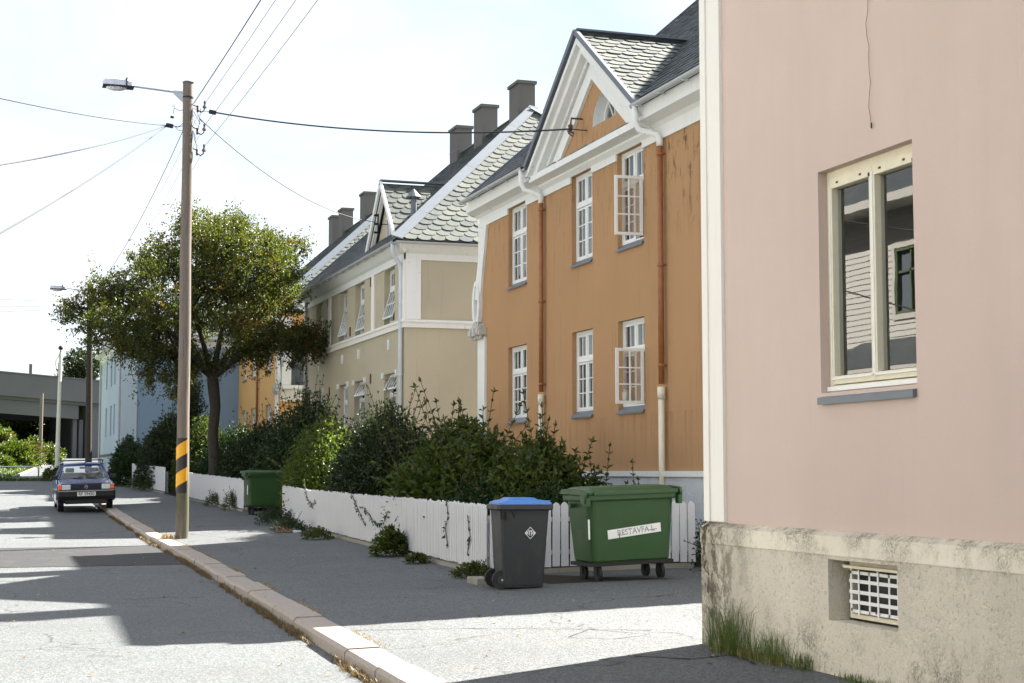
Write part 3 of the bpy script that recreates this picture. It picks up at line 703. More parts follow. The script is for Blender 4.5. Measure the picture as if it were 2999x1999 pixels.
    # basement openings with woven flat bar grille
    for u0 in (9.06, 3.4):
        u1 = u0 + 0.9; z0, z1 = 0.57, 1.0; g0, g1, gz0, gz1 = u0 + 0.02, u1 - 0.13, z0 + 0.065, z1 - 0.075
        m = MB(T); n = -0.05
        ringframe(m, g0 - 0.02, g1 + 0.07, z0 + 0.02, z1 - 0.01, 0.03, n - 0.07, n - 0.03); w = m.build('basement_window', 'ochre', h)
        m = MB(T); ringframe(m, g0, g1, gz0, gz1, 0.022, n, n + 0.008)
        for i in range(1, 6):
            uu = g0 + (g1 - g0) * i / 6; f = 0.014 if i % 2 else 0.004
            m.box(uu - 0.009, uu + 0.009, n - 0.001 + f, n + 0.004 + f, gz0 - 0.012 * (i % 2), gz1 + 0.012 * (i % 2))
        for j in range(1, 4):
            zz = gz0 + (gz1 - gz0) * j / 4 + 0.003 * (j % 2); m.box(g0 - 0.008, g1 + 0.008, n + 0.009, n + 0.013, zz - 0.0125, zz + 0.0125)
        m.build('grille', 'winwhite', w)
        m = MB(T)
        for a, b in ((g1 - 0.03, gz0 + 0.01), (g0 + 0.02, gz0 + 0.015), (g0 + 0.4, gz0 + 0.012), (g1 - 0.02, gz1 - 0.02)): m.box(a, a + 0.016, n + 0.013, n + 0.0145, b, b + 0.02)
        m.pieces('rust_spot', 'rust', w)
        b = MB(T); b.quad((u0, -0.135, z0), (u1, -0.135, z0), (u1, -0.135, z1), (u0, -0.135, z1)); b.build('dark_pane', 'grey', w, recalc=False)
        b = MB(T); b.quad((u0 - .1, -0.6, z0 - .1), (u1 + .1, -0.6, z0 - .1), (u1 + .1, -0.6, z1 + .1), (u0 - .1, -0.6, z1 + .1)); b.build('dark_room', 'black', w, recalc=False)
        # little rusty nails and the rag of board above
        m = MB(T); m.box(u0 + 0.03, u1 - 0.1, -0.03, 0.0, z1 - 0.055, z1 - 0.035); m.build('loose_board', 'ochre', w)
    # loose wire hanging on the wall
    m = MB(); r = random.Random(5); P = []
    for i in range(46):
        z = 4.06 + i * 0.085; s = 0.018 * math.sin(z * 9.0) * math.sin(z * 2.3) + 0.012 * math.sin(z * 23)
        P.append((X - 0.012, 9.37 + s, z))
    P = [(X - 0.01, 9.355, 4.02), (X - 0.012, 9.36, 4.05)] + P
    m.tube(P, 0.0017, 5); m.tube([(X - 0.012, 9.352, 3.99), (X - 0.012, 9.352, 4.03)], 0.006, 6); m.build('hanging_wire', 'cable', h)
pink_house()

# ---------------------------------------------------------------- orange and yellow houses (the same type)
def gable_house(dy, wallmat, name, label, far=False):
    h = thing(name, label, 'house', (10.5, 26.3 + dy, gz(10.5, 26 + dy)))
    X = 10.5; T0 = fX(X); T = lambda p: T0((p[0] + dy, p[1], p[2]))
    YN, YF = 19.0, 33.58
    W0 = [30.42, 26.70, 24.32, 20.6]; ww = [1.2, 1.08, 1.17, 1.2]
    holes = []
    for u, w in zip(W0, ww): holes += [(u, u + w, 5.52, 7.24), (u, u + w, 2.66, 4.25)]
    zb = -0.2
    m = MB(T); wall_holes(m, YN, YF, 1.63 if not far else 1.9, 7.7, holes, 0.12)
    Tw = lambda p: (p[0], p[1] + dy, p[2]); m.T = Tw; Z0 = 1.63 if not far else 1.9
    for yy in (YN, YF): m.quad((X, yy, Z0), (21.7, yy, Z0), (21.7, yy, 7.7), (X, yy, 7.7))
    m.quad((21.7, YN, Z0), (21.7, YF, Z0), (21.7, YF, 7.7), (21.7, YN, 7.7))
    m.build('wall', wallmat, h, recalc=False)
    m = MB(T); m.box(YN - 0.05, YF + 0.05, -11.25, 0.05, zb, Z0 - 0.09); m.build('plinth', 'whitecast', h)
    m = MB(T); m.box(YN - 0.08, YF + 0.08, -11.28, 0.085, Z0 - 0.09, Z0); m.build('plinth_cap', 'white', h)
    # frieze and cornice
    m = MB(T); 
    segs = []; c = YN
    for a, b in sorted([(u - 0.0, u + w) for u, w in zip(W0, ww)]): segs.append((c, a)); c = b
    segs.append((c, YF))
    for a, b in segs: m.box(a, b, 0.0, 0.03, 7.12, 7.24)
    m.box(YN, YF, 0.0, 0.03, 7.24, 7.5)
    m.build('frieze', 'white', h)
    m = MB(T)
    for a, b in ((YN - 0.15, 23.95), (29.35, YF + 0.2)):
        m.prism([(a, 7.42), (b, 7.42), (b, 7.42), (a, 7.42)], 0, 0.0) if False else None
        P = [(a, 0.03, 7.34), (a, 0.09, 7.40), (a, 0.30, 7.46), (a, 0.30, 7.70), (a, 0.0, 7.70)]
        P2 = [(b, *q[1:]) for q in P]
        m.add(P + P2, [(0, 1, 2, 3, 4), (9, 8, 7, 6, 5)] + [(i, 5 + i, 5 + (i + 1) % 5, (i + 1) % 5) for i in range(5)]); m.build('cornice', 'white', h); m = MB(T)
    # gable: tympanum, raking boards, horizontal cornice
    yc, z0, zt = 26.62, 7.7, 9.62
    g = MB(T); lun = []; cy, cz, rr_ = 26.16, 7.99, 0.55
    tri = [(24.1, z0), (29.1, z0), (yc, 9.3)]
    g.prism([(24.0, 7.5), (29.25, 7.5), (yc, 9.5)], -0.10, -0.02) if far else None
    if not far:
        # tympanum with a half-round opening
        k = 14; arc = [(cy + rr_ * math.cos(math.pi * i / k), cz + rr_ * 1.0 * math.sin(math.pi * i / k)) for i in range(k + 1)]
        out = [(29.25, 7.5), (yc, 9.5), (24.0, 7.5)]
        n_ = -0.02
        def q(*p): g.quad(*[(a, n_, b) for a, b in p])
        q((24.0, 7.5), (29.25, 7.5), (29.25, cz), (24.0, cz)) if False else None
        lo = 7.5
        # strips of the wall around the arc, from right (low Y) to left
        def zmax(u): return lo + (u - 24.0) / (yc - 24.0) * 2.0 if u < yc else lo + (29.25 - u) / (29.25 - yc) * 2.0
        us = [24.0, 24.8, cy - rr_] + [a for a, b in arc[::-1]][1:-1] + [cy + rr_, yc, 27.5, 28.4, 29.25]
        us = sorted(set(round(u, 4) for u in us))
        for a, b in zip(us[:-1], us[1:]):
            ca = abs(a - cy) <= rr_ + 1e-3 and abs(b - cy) <= rr_ + 1e-3
            if ca:
                fa = cz + math.sqrt(max(0, rr_ ** 2 - (a - cy) ** 2)); fb = cz + math.sqrt(max(0, rr_ ** 2 - (b - cy) ** 2))
                q((a, fa), (b, fb), (b, zmax(b)), (a, zmax(a))); q((a, lo), (b, lo), (b, cz), (a, cz))
                g.quad((a, n_, fa), (b, n_, fb), (b, n_ - 0.3, fb), (a, n_ - 0.3, fa))
            else: q((a, lo), (b, lo), (b, zmax(b)), (a, zmax(a)))
    g.build('gable_wall', wallmat, h, recalc=False)
    if not far:
        m = MB(T); rv = MB(T)
        for i in range(k):
            a, b = arc[i], arc[i + 1]
            for w_, o_, n0_, n1_ in ((0.0, 0.055, -0.28, -0.22),):
                A = Vector((a[0] - cy, a[1] - cz)); B = Vector((b[0] - cy, b[1] - cz)); f = 0.88
                m.add([(cy + A.x, n0_, cz + A.y), (cy + B.x, n0_, cz + B.y), (cy + B.x * f, n0_, cz + B.y * f), (cy + A.x * f, n0_, cz + A.y * f),
                       (cy + A.x, n1_, cz + A.y), (cy + B.x, n1_, cz + B.y), (cy + B.x * f, n1_, cz + B.y * f), (cy + A.x * f, n1_, cz + A.y * f)],
                      [(4, 5, 6, 7), (3, 2, 6, 7), (0, 1, 2, 3)])
            rv.quad((a[0], -0.015, a[1] - 0.002), (b[0], -0.015, b[1] - 0.002), (b[0], -0.3, b[1] - 0.002), (a[0], -0.3, a[1] - 0.002))
        rv.quad((cy - rr_, -0.015, cz + 0.003), (cy + rr_, -0.015, cz + 0.003), (cy + rr_, -0.3, cz + 0.003), (cy - rr_, -0.3, cz + 0.003))
        m.box(cy - rr_, cy + rr_, -0.28, -0.2, cz, cz + 0.06)
        for an in (55, 90, 125):
            a = R(an); d = Vector((math.cos(a), math.sin(a))); m.obox((cy + d.x * 0.26, -0.245, cz + d.y * 0.26), (d.x, 0, d.y), (0, 1, 0), (-d.y, 0, d.x), (0.24, 0.012, 0.013))
        m.prism([(cy + 0.09 * math.cos(math.pi * i / 8), cz + 0.05 + 0.09 * math.sin(math.pi * i / 8)) for i in range(9)], -0.27, -0.21)
        lw = m.build('lunette_window', 'winwhite', h)
        rv.build('lunette_reveal', 'white', lw, recalc=False)
        m = MB(T); m.prism([(cy + rr_ * 0.95 * math.cos(math.pi * i / k), cz + rr_ * 0.95 * math.sin(math.pi * i / k)) for i in range(k + 1)], -0.262, -0.258); m.build('glass_pane', 'glass2', lw)
        m = MB(T); m.box(cy - 0.7, cy + 0.7, -1.3, -1.25, cz - 0.3, cz + 0.8); m.build('dark_room', 'black', lw)
    m = MB(T)
    def rake(w0, w1, n0, n1, zo=0.0):
        # band parallel to the slopes: between outer offset w0 and inner offset w1
        for s in (-1, 1):
            ye = yc + s * 2.78; d = Vector((yc - ye, 1.98)).normalized(); nn = Vector((-d.y, d.x)) * (1 if s < 0 else -1)
            o = Vector((ye, 7.66)); t = Vector((yc, 9.66))
            # perpendicular towards the inside
            nin = Vector((s * -1 * 0, 0)); nin = Vector((d.y * -s, -d.x * -s * -1)) if False else Vector(((-s) * d.y * (1 if True else 1), -abs(d.x)))
            nin = Vector((-s * abs(d.y), -abs(d.x))).normalized()
            def at(off):    # clipped line: at the centre plane and at the foot
                p = o + nin * off; tt = (yc - p.x) / d.x; top = p + d * tt
                ft = (7.53 - p.y) / d.y; foot = p + d * ft
                return foot, top
            f0, t0 = at(w0); f1, t1 = at(w1)
            m.prism([(f0.x, f0.y), (t0.x, t0.y), (t1.x, t1.y), (f1.x, f1.y)] if s > 0 else [(f0.x, f0.y), (f1.x, f1.y), (t1.x, t1.y), (t0.x, t0.y)], n0, n1)
    rake(0.0, 0.10, -0.05, 0.34); rake(0.10, 0.24, -0.05, 0.24); rake(0.24, 0.32, -0.05, 0.10); rake(0.34, 0.62, -0.05, 0.045)
    m.build('raking_cornice', 'white', h)
    m = MB(T)
    P = [(0.03, 7.25), (0.10, 7.32), (0.10, 7.36), (0.30, 7.40), (0.30, 7.52), (0.02, 7.56), (-0.1, 7.56), (-0.1, 7.25)]
    a, b = 23.82, 29.42
    m.add([(a, *q) for q in P] + [(b, *q) for q in P], [tuple(range(8)), tuple(range(15, 7, -1))] + [(i, 8 + i, 8 + (i + 1) % 8, (i + 1) % 8) for i in range(8)])
    m.build('gable_cornice', 'white', h)
    m = MB(T); r = random.Random(2)
    u = 24.35
    while u < 28.6:
        l_ = r.uniform(0.08, 0.3); m.box(u, u + l_, 0.10, 0.24 + r.uniform(0, 0.055), 7.545, 7.552 + r.uniform(0.002, 0.018)); u += l_ + r.uniform(0.0, 0.12)
    m.pieces('moss', 'concreteold', h)
    # main roof: near end hipped, far end straight verge
    e = 0.34; XR = 16.1; zr_ = 13.0; ze = 7.74; sl = math.hypot(XR - X + e, zr_ - ze)
    U = (0, 1, 0); V = (XR - X + e, 0, zr_ - ze); yn = YN - 0.1 + dy; yf = YF + 0.02 + dy; hipd = 5.4
    gm = yc + dy - yn; gv = (9.70 - ze) / (zr_ - ze) * sl
    for poly in ([(0, 0), (gm - 2.84, 0), (gm, gv), (gm, sl), (hipd, sl)], [(gm + 2.84, 0), (yf - yn, 0), (yf - yn, sl), (gm, sl), (gm, gv)]):
        plane_slates('roof', (X - e, yn, ze), U, V, poly, h, 'slatedark', 0.30, 0.21)
    hv = (0, hipd, zr_ - ze); hl = math.hypot(hipd, zr_ - ze); wid = 2 * (XR - X + e)
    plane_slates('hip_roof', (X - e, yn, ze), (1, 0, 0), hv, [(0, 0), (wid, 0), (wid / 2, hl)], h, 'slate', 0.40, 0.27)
    bb = MB(); bb.quad((XR + XR - X + e, yn, ze), (XR + XR - X + e, yf, ze), (XR, yf, zr_), (XR, yn + hipd, zr_)); bb.quad((X - e, yf, ze), (XR + XR - X + e, yf, ze), (XR, yf, zr_))
    bb.build('back_roof', 'slatedark', h, recalc=False)
    m = MB(); up = Vector((-(zr_ - ze), 0, XR - X + e)).normalized()
    strip(m, (X - e, yn, ze + 0.07), (XR, yn + hipd, zr_ + 0.07), 0.30, 0.03, (0, -0.5, 1)); strip(m, (XR, yn + hipd, zr_ + 0.08), (XR, yf, zr_ + 0.08), 0.3, 0.03)
    strip(m, (X - e, yf, ze + 0.06), (XR, yf, zr_ + 0.06), 0.12, 0.05, up)
    m.build('ridge_flashing', 'lead', h)
    # gable roof running back into the main roof
    gx1 = X - 0.36; gzt = 9.70; yg = yc + dy; half = 2.86; gze = 7.70; k2 = (zr_ - ze) / (XR - X + e)
    xtop = X - e + (gzt - ze) / k2; L1 = xtop - gx1; gs = math.hypot(half, gzt - gze)
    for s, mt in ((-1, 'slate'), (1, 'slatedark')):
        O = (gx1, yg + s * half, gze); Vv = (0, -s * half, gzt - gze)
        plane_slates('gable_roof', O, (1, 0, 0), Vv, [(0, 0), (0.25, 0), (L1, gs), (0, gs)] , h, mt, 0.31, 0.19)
    m = MB(); strip(m, (gx1, yg, gzt + 0.07), (xtop + 0.15, yg, gzt + 0.07), 0.22, 0.035)
    for s in (-1, 1):
        strip(m, (gx1, yg + s * half, gze + 0.03), (gx1, yg, gzt + 0.05), 0.07, 0.10, (-1, 0, 0) if False else (0, s * (gzt - gze), half))
        strip(m, (gx1 + 0.3, yg + s * half, gze + 0.05), (xtop, yg, gzt + 0.0), 0.26, 0.03, (-1, s * 1.0, 1.6))
    m.build('gable_flashing', 'lead', h)
    # gutters and downpipes
    m = MB(); gutter(m, [(X - 0.42, YN - 0.2 + dy, 7.72), (X - 0.42, 23.80 + dy, 7.72)]); m.build('gutter', 'gutter', h); m = MB(); gutter(m, [(X - 0.42, 29.45 + dy, 7.72), (X - 0.42, YF + 0.2 + dy, 7.72)])
    m.build('gutter', 'gutter', h); m = MB()
    for q in fr(YN, 23.5, 0.9) + fr(29.6, YF, 0.9): m.box(X - 0.495, X - 0.345, q + dy - 0.012, q + dy + 0.012, 7.635, 7.66)
    m.pieces('gutter_bracket', 'gutter', h)
    for yy, s in ((23.68, -1), (29.55, 1)):
        y_ = yy + dy; t = 23.44 + dy if s < 0 else 29.30 + dy
        m = MB(); m.tube([(X - 0.42, y_, 7.68), (X - 0.42, y_, 7.42), (X - 0.36, y_ - 0.02, 7.28), (X - 0.12, t + 0.03, 7.18), (X - 0.085, t, 7.08), (X - 0.085, t, 6.98)], 0.055, 10)
        p = m.build('downpipe', 'white', h, smooth=True)
        m = MB(); m.tube([(X - 0.085, t, 7.0), (X - 0.085, t, 3.2 if s > 0 else 3.05)], 0.05, 10)
        for zz in (6.85, 5.0, 3.35): m.tube([(X - 0.085, t, zz - 0.025), (X - 0.085, t, zz + 0.025)], 0.062, 10); m.box(X - 0.085, X, t - 0.05, t - 0.03, zz - 0.01, zz + 0.012)
        m.build('painted_pipe', 'copper', p, smooth=True)
        m = MB(); zc = 3.05 if s > 0 else 2.9
        m.tube([(X - 0.09, t, zc + 0.1), (X - 0.09, t, 0.3)], 0.052, 10); m.tube([(X - 0.09, t, zc - 0.1), (X - 0.09, t, zc + 0.1)], 0.066, 10)
        m.build('lower_pipe', 'pipecream', p, smooth=True)
    # windows
    i = 0
    for j, (u, w) in enumerate(zip(W0, ww)):
        for z0_, z1_ in ((5.52, 7.24), (2.66, 4.25)):
            i += 1; old_window(T, h, u + 0.0, u + w, z0_ + 0.06, z1_, 0.12, open_leaf=(j == 2 and not far), seed=i + (50 if far else 0))
    # curved corner trims with the oval loop and carved capital, at both ends
    for s, Yc in ((1, YF), (-1, YN)):
        m = MB(T); f = lambda o_: Yc + s * o_
        outer = [(7.12, -0.22), (6.5, 0.0), (5.95, 0.20), (5.5, 0.34), (5.1, 0.42), (4.86, 0.36)]
        inner = [(7.12, -0.56), (6.5, -0.38), (5.95, -0.20), (5.5, -0.10), (5.1, -0.08), (4.86, -0.12)]
        for (za, oa), (zb_, ob), (_, ia), (_, ib) in zip(outer[:-3], outer[1:-2], inner[:-3], inner[1:-2]):
            m.prism([(f(oa), za), (f(ob), zb_), (f(ib), zb_), (f(ia), za)], 0.0 if True else 0, 0.06)
        # oval ring
        K = 20
        for q in range(K):
            a0 = 2 * math.pi * q / K; a1 = 2 * math.pi * (q + 1) / K
            def el(a, k_): return (f(0.15 + (0.27 * k_) * math.cos(a)), 5.40 + (0.53 * (k_ if k_ == 1 else 0.78)) * math.sin(a))
            m.prism([el(a0, 1), el(a1, 1), el(a1, 0.52), el(a0, 0.52)], 0.0, 0.09)
        m.box(min(f(-0.42), f(0.10)), max(f(-0.42), f(0.10)), 0.0, 0.05, 1.63, 4.62)
        tr = m.build('corner_trim', 'white', h)
        m = MB(T); a, b = sorted((f(-0.42), f(0.44)))
        m.box(a, b, 0.0, 0.18, 4.66, 4.84); m.box(a + 0.06, b - 0.06, 0.0, 0.12, 4.58, 4.66)
        for q in range(3): m.box(a + 0.07 + q * 0.27, a + 0.19 + q * 0.27, 0.18, 0.20, 4.68, 4.83)
        m.prism([(a + 0.08, 4.84), (b - 0.08, 4.84), (b - 0.25, 4.98), (a + 0.25, 4.98)], 0.0, 0.13)
        m.build('carved_capital', 'capital', tr)
        # slate hung apron on the end wall
        O = (X + 0.42, Yc + dy + s * 0.42, 4.92); Vv = (0, -s * 0.62, 2.85)
        ap = MB(); slates(ap, O, (1, 0, 0), Vv, [(0, 0), (10.5, 0), (10.5, 2.95), (0, 2.95)], 0.42, 0.30) if s < 0 else ap.quad((X + 0.42, Yc + dy + 0.42, 4.92), (21.5, Yc + dy + 0.42, 4.92), (21.5, Yc + dy - 0.2, 7.8), (X + 0.42, Yc + dy - 0.2, 7.8))
        a_ = ap.build('slate_apron', 'slatedark', h, recalc=False)
        bb = MB(); bb.quad((X + 0.3, Yc + dy + s * 0.41, 4.92), (21.6, Yc + dy + s * 0.41, 4.92), (21.6, Yc + dy - s * 0.2, 7.76), (X + 0.3, Yc + dy - s * 0.2, 7.76)); bb.build('apron_boarding', 'slatedark', a_, recalc=False)
        mm = MB(lambda p: (p[0], p[1] + dy, p[2])); lo_, hi_ = sorted((Yc + s * 0.002, Yc + s * 0.5)); mm.box(X + 0.05, 21.6, lo_, hi_, 4.76, 4.90); lo_, hi_ = sorted((Yc + s * 0.002, Yc + s * 0.07)); mm.box(X + 0.05, 21.6, lo_, hi_, 4.30, 4.755)
        lo_, hi_ = sorted((Yc + s * 0.42, Yc - s * 0.1)); mm.box(X + 0.06, X + 0.42, lo_, hi_, 4.91, 7.5)
        mm.build('apron_cornice', 'white', a_)
    for y_, zt_ in ((25.3, 14.2), (29.9, 14.2), (32.2, 14.2)): chimney(h, XR, y_ + dy + (2.9 if far else 0), 12.3, zt_)
    if not far:
        # little bracket with insulators where the service cable lands
        m = MB(); m.tube([(X, 27.2, 8.25), (X - 0.22, 27.2, 8.25), (X - 0.24, 27.2, 8.1)], 0.02, 6); m.tube([(X, 26.95, 7.98), (X - 0.3, 26.95, 7.98)], 0.012, 6)
        m.tube([(X - 0.24, 27.2, 8.12), (X - 0.24, 27.2, 8.0)], [0.05, 0.03], 8)
        m.tube([(X - 0.24, 27.2, 8.1), (X - 0.30, 27.15, 7.95), (X - 0.26, 27.0, 7.86), (X - 0.22, 27.1, 7.95), (X - 0.3, 27.2, 8.0)], 0.018, 5)
        m.build('cable_bracket', 'rust', h)
    return h
gable_house(0, 'orange', 'orange_house', 'orange rendered house with white gable and lunette window, beside the pink house')
gable_house(40.5, 'yellow', 'yellow_house', 'yellow rendered house half hidden behind the big tree', True)

# ---------------------------------------------------------------- beige house
def beige_house():
    h = thing('beige_house', 'beige rendered house with tilted open windows and three chimneys behind the shrubs', 'house', (10.5, 47, .6))
    X = 10.5; T = fX(X); Y0, Y1 = 40.37, 53.8
    up = [(41.52, 42.70), (45.18, 46.37), (47.49, 48.69), (51.23, 52.30)]
    lo = [(41.26, 42.66), (45.05, 46.40), (47.34, 48.6), (51.09, 52.3)]
    holes = [(a, b, 5.72, 7.25) for a, b in up] + [(a, b, 2.75, 4.32) for a, b in lo]
    m = MB(T); wall_holes(m, Y0, Y1, 0, 7.7, holes, 0.2); m.T = lambda p: p
    m.quad((X, Y0, 0), (21.7, Y0, 0), (21.7, Y0, 7.7), (X, Y0, 7.7)); m.quad((X, Y1, 0), (21.7, Y1, 0), (21.7, Y1, 7.7), (X, Y1, 7.7)); m.quad((21.7, Y0, 0), (21.7, Y1, 0), (21.7, Y1, 7.7), (21.7, Y0, 7.7))
    m.build('wall', 'beige', h, recalc=False)
    # frieze, band, pilasters on the street side and on the end wall
    m = MB(T); m.box(Y0 - 0.04, Y1, 0.0, 0.04, 7.26, 7.72)
    P = [(0.04, 7.45), (0.12, 7.5), (0.24, 7.62), (0.30, 7.72), (0.04, 7.72)]
    m.add([(Y0 - 0.2, *q) for q in P] + [(Y1 + 0.1, *q) for q in P], [tuple(range(5)), tuple(range(9, 4, -1))] + [(i, 5 + i, 5 + (i + 1) % 5, (i + 1) % 5) for i in range(5)])
    m.build('frieze', 'white', h)
    m = MB(fY(Y0)); m.box(X - 0.04, 21.7, 0.0, 0.04, 7.28, 7.72)
    m.add([(X - 0.2, *q) for q in P] + [(21.8, *q) for q in P], [tuple(range(5)), tuple(range(9, 4, -1))] + [(i, 5 + i, 5 + (i + 1) % 5, (i + 1) % 5) for i in range(5)])
    m.box(X + 0.0, X + 0.42, 0.0, 0.05, 5.68, 7.28)
    m.build('end_frieze', 'white', h)
    m = MB(T); m.box(Y0 - 0.06, Y1, 0.0, 0.06, 5.46, 5.60); m.box(Y0 - 0.08, Y1, 0.0, 0.09, 5.60, 5.67); 
    for a in (43.8, 49.85): m.box(a, a + 0.34, 0.0, 0.04, 5.67, 7.26)
    m.box(Y0 - 0.03, Y0 + 0.3, 0.0, 0.05, 5.67, 7.26)
    m.build('belt_course', 'cream', h)
    m = MB(fY(Y0)); m.box(X - 0.02, 21.7, 0.0, 0.055, 5.46, 5.60); m.box(X - 0.02, 21.7, 0.0, 0.09, 5.60, 5.67); m.build('end_belt_course', 'white', h)
    m = MB(T)
    for a in (42.07, 45.78, 48.08, 51.64): m.prism([(a - 0.06, 4.98), (a + 0.06, 4.98), (a + 0.09, 5.26), (a - 0.09, 5.26)], 0.0, 0.045)
    m.pieces('keystone', 'white', h)
    m = MB(T)
    for a, b in lo:
        for u in (a - 0.14, b): m.box(u, u + 0.14, 0.0, 0.05, 4.22, 4.38)
    m.pieces('lintel_ear', 'white', h)
    m = MB(T)
    for u, z in ((44.25, 4.3), (50.0, 4.2), (44.3, 7.12), (50.3, 7.12), (47.0, 5.9)):
        m.box(u - 0.04, u + 0.04, 0.0, 0.03, z - 0.14, z + 0.14)
    m.pieces('vent', 'rust', h)
    for i, (a, b) in enumerate(up): old_window(T, h, a, b, 5.76, 7.25, 0.2, tilt=R([16, 12, 15, 10][i]), seed=20 + i)
    for i, (a, b) in enumerate(lo): old_window(T, h, a, b, 2.8, 4.32, 0.2, tilt_top=R([28, 26, 0, 0][i]), seed=30 + i)
    # roof
    e = 0.32; XR = 16.1; zt = 13.0; ze = 7.76; sl = math.hypot(XR - X + e, zt - ze); yn = Y0 - e; yf = 54.6; hd = 6.0
    plane_slates('roof', (X - e, yn, ze), (0, 1, 0), (XR - X + e, 0, zt - ze), [(0, 0), (yf - yn, 0), (yf - yn, sl), (hd, sl)], h, 'slatedark', 0.30, 0.21)
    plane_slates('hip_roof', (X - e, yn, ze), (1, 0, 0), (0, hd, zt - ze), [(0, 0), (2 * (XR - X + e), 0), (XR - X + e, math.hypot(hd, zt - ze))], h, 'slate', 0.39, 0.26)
    b = MB(); xr = 2 * XR - X + e; b.quad((xr, yn, ze), (xr, yf, ze), (XR, yf, zt), (XR, yn + hd, zt)); b.quad((X - e, yf, ze), (xr, yf, ze), (XR, yf, zt)); b.build('back_roof', 'slatedark', h, recalc=False)
    m = MB(); 
    for k in range(6):
        a = Vector((X - e, yn, ze + 0.07)); c = Vector((XR, yn + hd, zt + 0.08)); strip(m, a.lerp(c, k / 6), a.lerp(c, (k + 1) / 6 + 0.012), 0.30, 0.03 + 0.004 * (k % 2), (0, -0.62, 1))
    strip(m, (xr, yn, ze + 0.07), (XR, yn + hd, zt + 0.08), 0.36, 0.03, (0.2, -0.5, 1))
    strip(m, (XR, yn + hd, zt + 0.09), (XR, yf, zt + 0.09), 0.34, 0.03)
    strip(m, (X - e, yf, ze + 0.06), (XR, yf, zt + 0.06), 0.16, 0.06, (-0.7, 0, 1))
    m.build('hip_flashing', 'lead', h)
    m = MB(); gutter(m, [(X - 0.39, yn - 0.02, 7.72), (X - 0.39, Y1 + 0.1, 7.72)]); m.build('gutter', 'gutter', h); m = MB(); gutter(m, [(21.8, yn - 0.06, 7.72), (X - 0.36, yn - 0.06, 7.72)])
    m.build('gutter', 'gutter', h); m = MB()
    for q in fr(40.6, 53.5, 1.0): m.box(X - 0.465, X - 0.315, q - 0.012, q + 0.012, 7.635, 7.66)
    m.pieces('gutter_bracket', 'gutter', h)
    m = MB(); t = 40.55
    m.tube([(X - 0.38, 40.25, 7.68), (X - 0.38, 40.27, 7.5), (X - 0.33, 40.35, 7.38), (X - 0.12, t, 7.18), (X - 0.08, t, 7.05), (X - 0.08, t, 0.4)], 0.06, 10)
    for z in (6.4, 4.2, 2.4): m.tube([(X - 0.08, t, z - 0.02), (X - 0.08, t, z + 0.02)], 0.072, 10)
    m.build('downpipe', 'pipewhite', h, smooth=True)
    m = MB(); m.tube([(X - 0.08, 53.72, 7.5), (X - 0.08, 53.72, 0.6)], 0.055, 8); m.build('downpipe', 'gutter', h, smooth=True)
    for i, (y_, zt_) in enumerate(((47.1, 14.1), (51.0, 14.2), (54.0, 14.1))): chimney(h, XR, y_, 12.2, zt_, 0.56, band=(i == 2))
    # dormer
    dx = 10.86; yc = 43.68; half = 1.78; zb = 8.02; za = 9.92; k = (zt - ze) / (XR - X + e)
    T2 = fX(dx)
    m = MB(T2); m.prism([(yc - half + 0.1, zb - 0.1), (yc + half - 0.1, zb - 0.1), (yc, za - 0.1)], -0.06, 0.0); d = m.build('dormer', 'beige', h)
    m = MB(T2); ringframe(m, yc - 0.22, yc + 0.22, 8.25, 8.95, 0.05, 0.0, 0.03); m.box(yc - 0.015, yc + 0.015, 0.005, 0.028, 8.3, 8.9); m.build('dormer_window', 'whitewood', d)
    m = MB(T2); m.box(yc - 0.17, yc + 0.17, 0.0, 0.008, 8.3, 8.9); m.build('dormer_glass', 'sill', d)
    for s in (-1, 1):
        xt = X - e + (za - ze) / k
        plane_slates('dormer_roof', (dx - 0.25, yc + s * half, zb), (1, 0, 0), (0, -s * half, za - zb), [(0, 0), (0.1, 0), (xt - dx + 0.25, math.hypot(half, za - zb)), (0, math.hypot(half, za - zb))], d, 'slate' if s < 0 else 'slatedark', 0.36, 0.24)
    m = MB()
    for s in (-1, 1):
        strip(m, (dx - 0.26, yc + s * half, zb), (dx - 0.26, yc, za + 0.03), 0.06, 0.16, (0, s * (za - zb), half)); strip(m, (dx - 0.14, yc + s * (half - 0.13), zb), (dx - 0.14, yc, za - 0.13), 0.10, 0.12, (0, s * (za - zb), half))
    m.build('bargeboard', 'whitewood', d)
    m = MB(); strip(m, (dx - 0.28, yc, za + 0.09), (xt + 0.1, yc, za + 0.09), 0.24, 0.035); m.build('dormer_ridge', 'lead', d)
    # soil vent pipe
    px, py = 10.98, 41.35; pz = ze + (px - X + e) * k
    m = MB(); m.tube([(px, py, pz - 0.1), (px, py, pz + 0.62)], 0.085, 12); m.tube([(px, py, pz + 0.68), (px, py, pz + 0.92)], [0.22, 0.01], 12); m.tube([(px, py, pz + 0.6), (px, py, pz + 0.7)], 0.05, 8)
    m.build('vent_pipe', 'lead', h, smooth=False)
    m = MB(); m.tube([(dx, 43.75, 8.75), (dx - 0.35, 43.75, 8.75)], 0.014, 5); m.tube([(dx - 0.3, 43.75, 9.05), (dx - 0.3, 43.75, 8.35)], 0.022, 6)
    for z in (9.0, 8.75, 8.5): m.tube([(dx - 0.3, 43.75, z), (dx - 0.42, 43.75, z)], 0.035, 6)
    m.build('cable_bracket', 'cable', h)
beige_house()

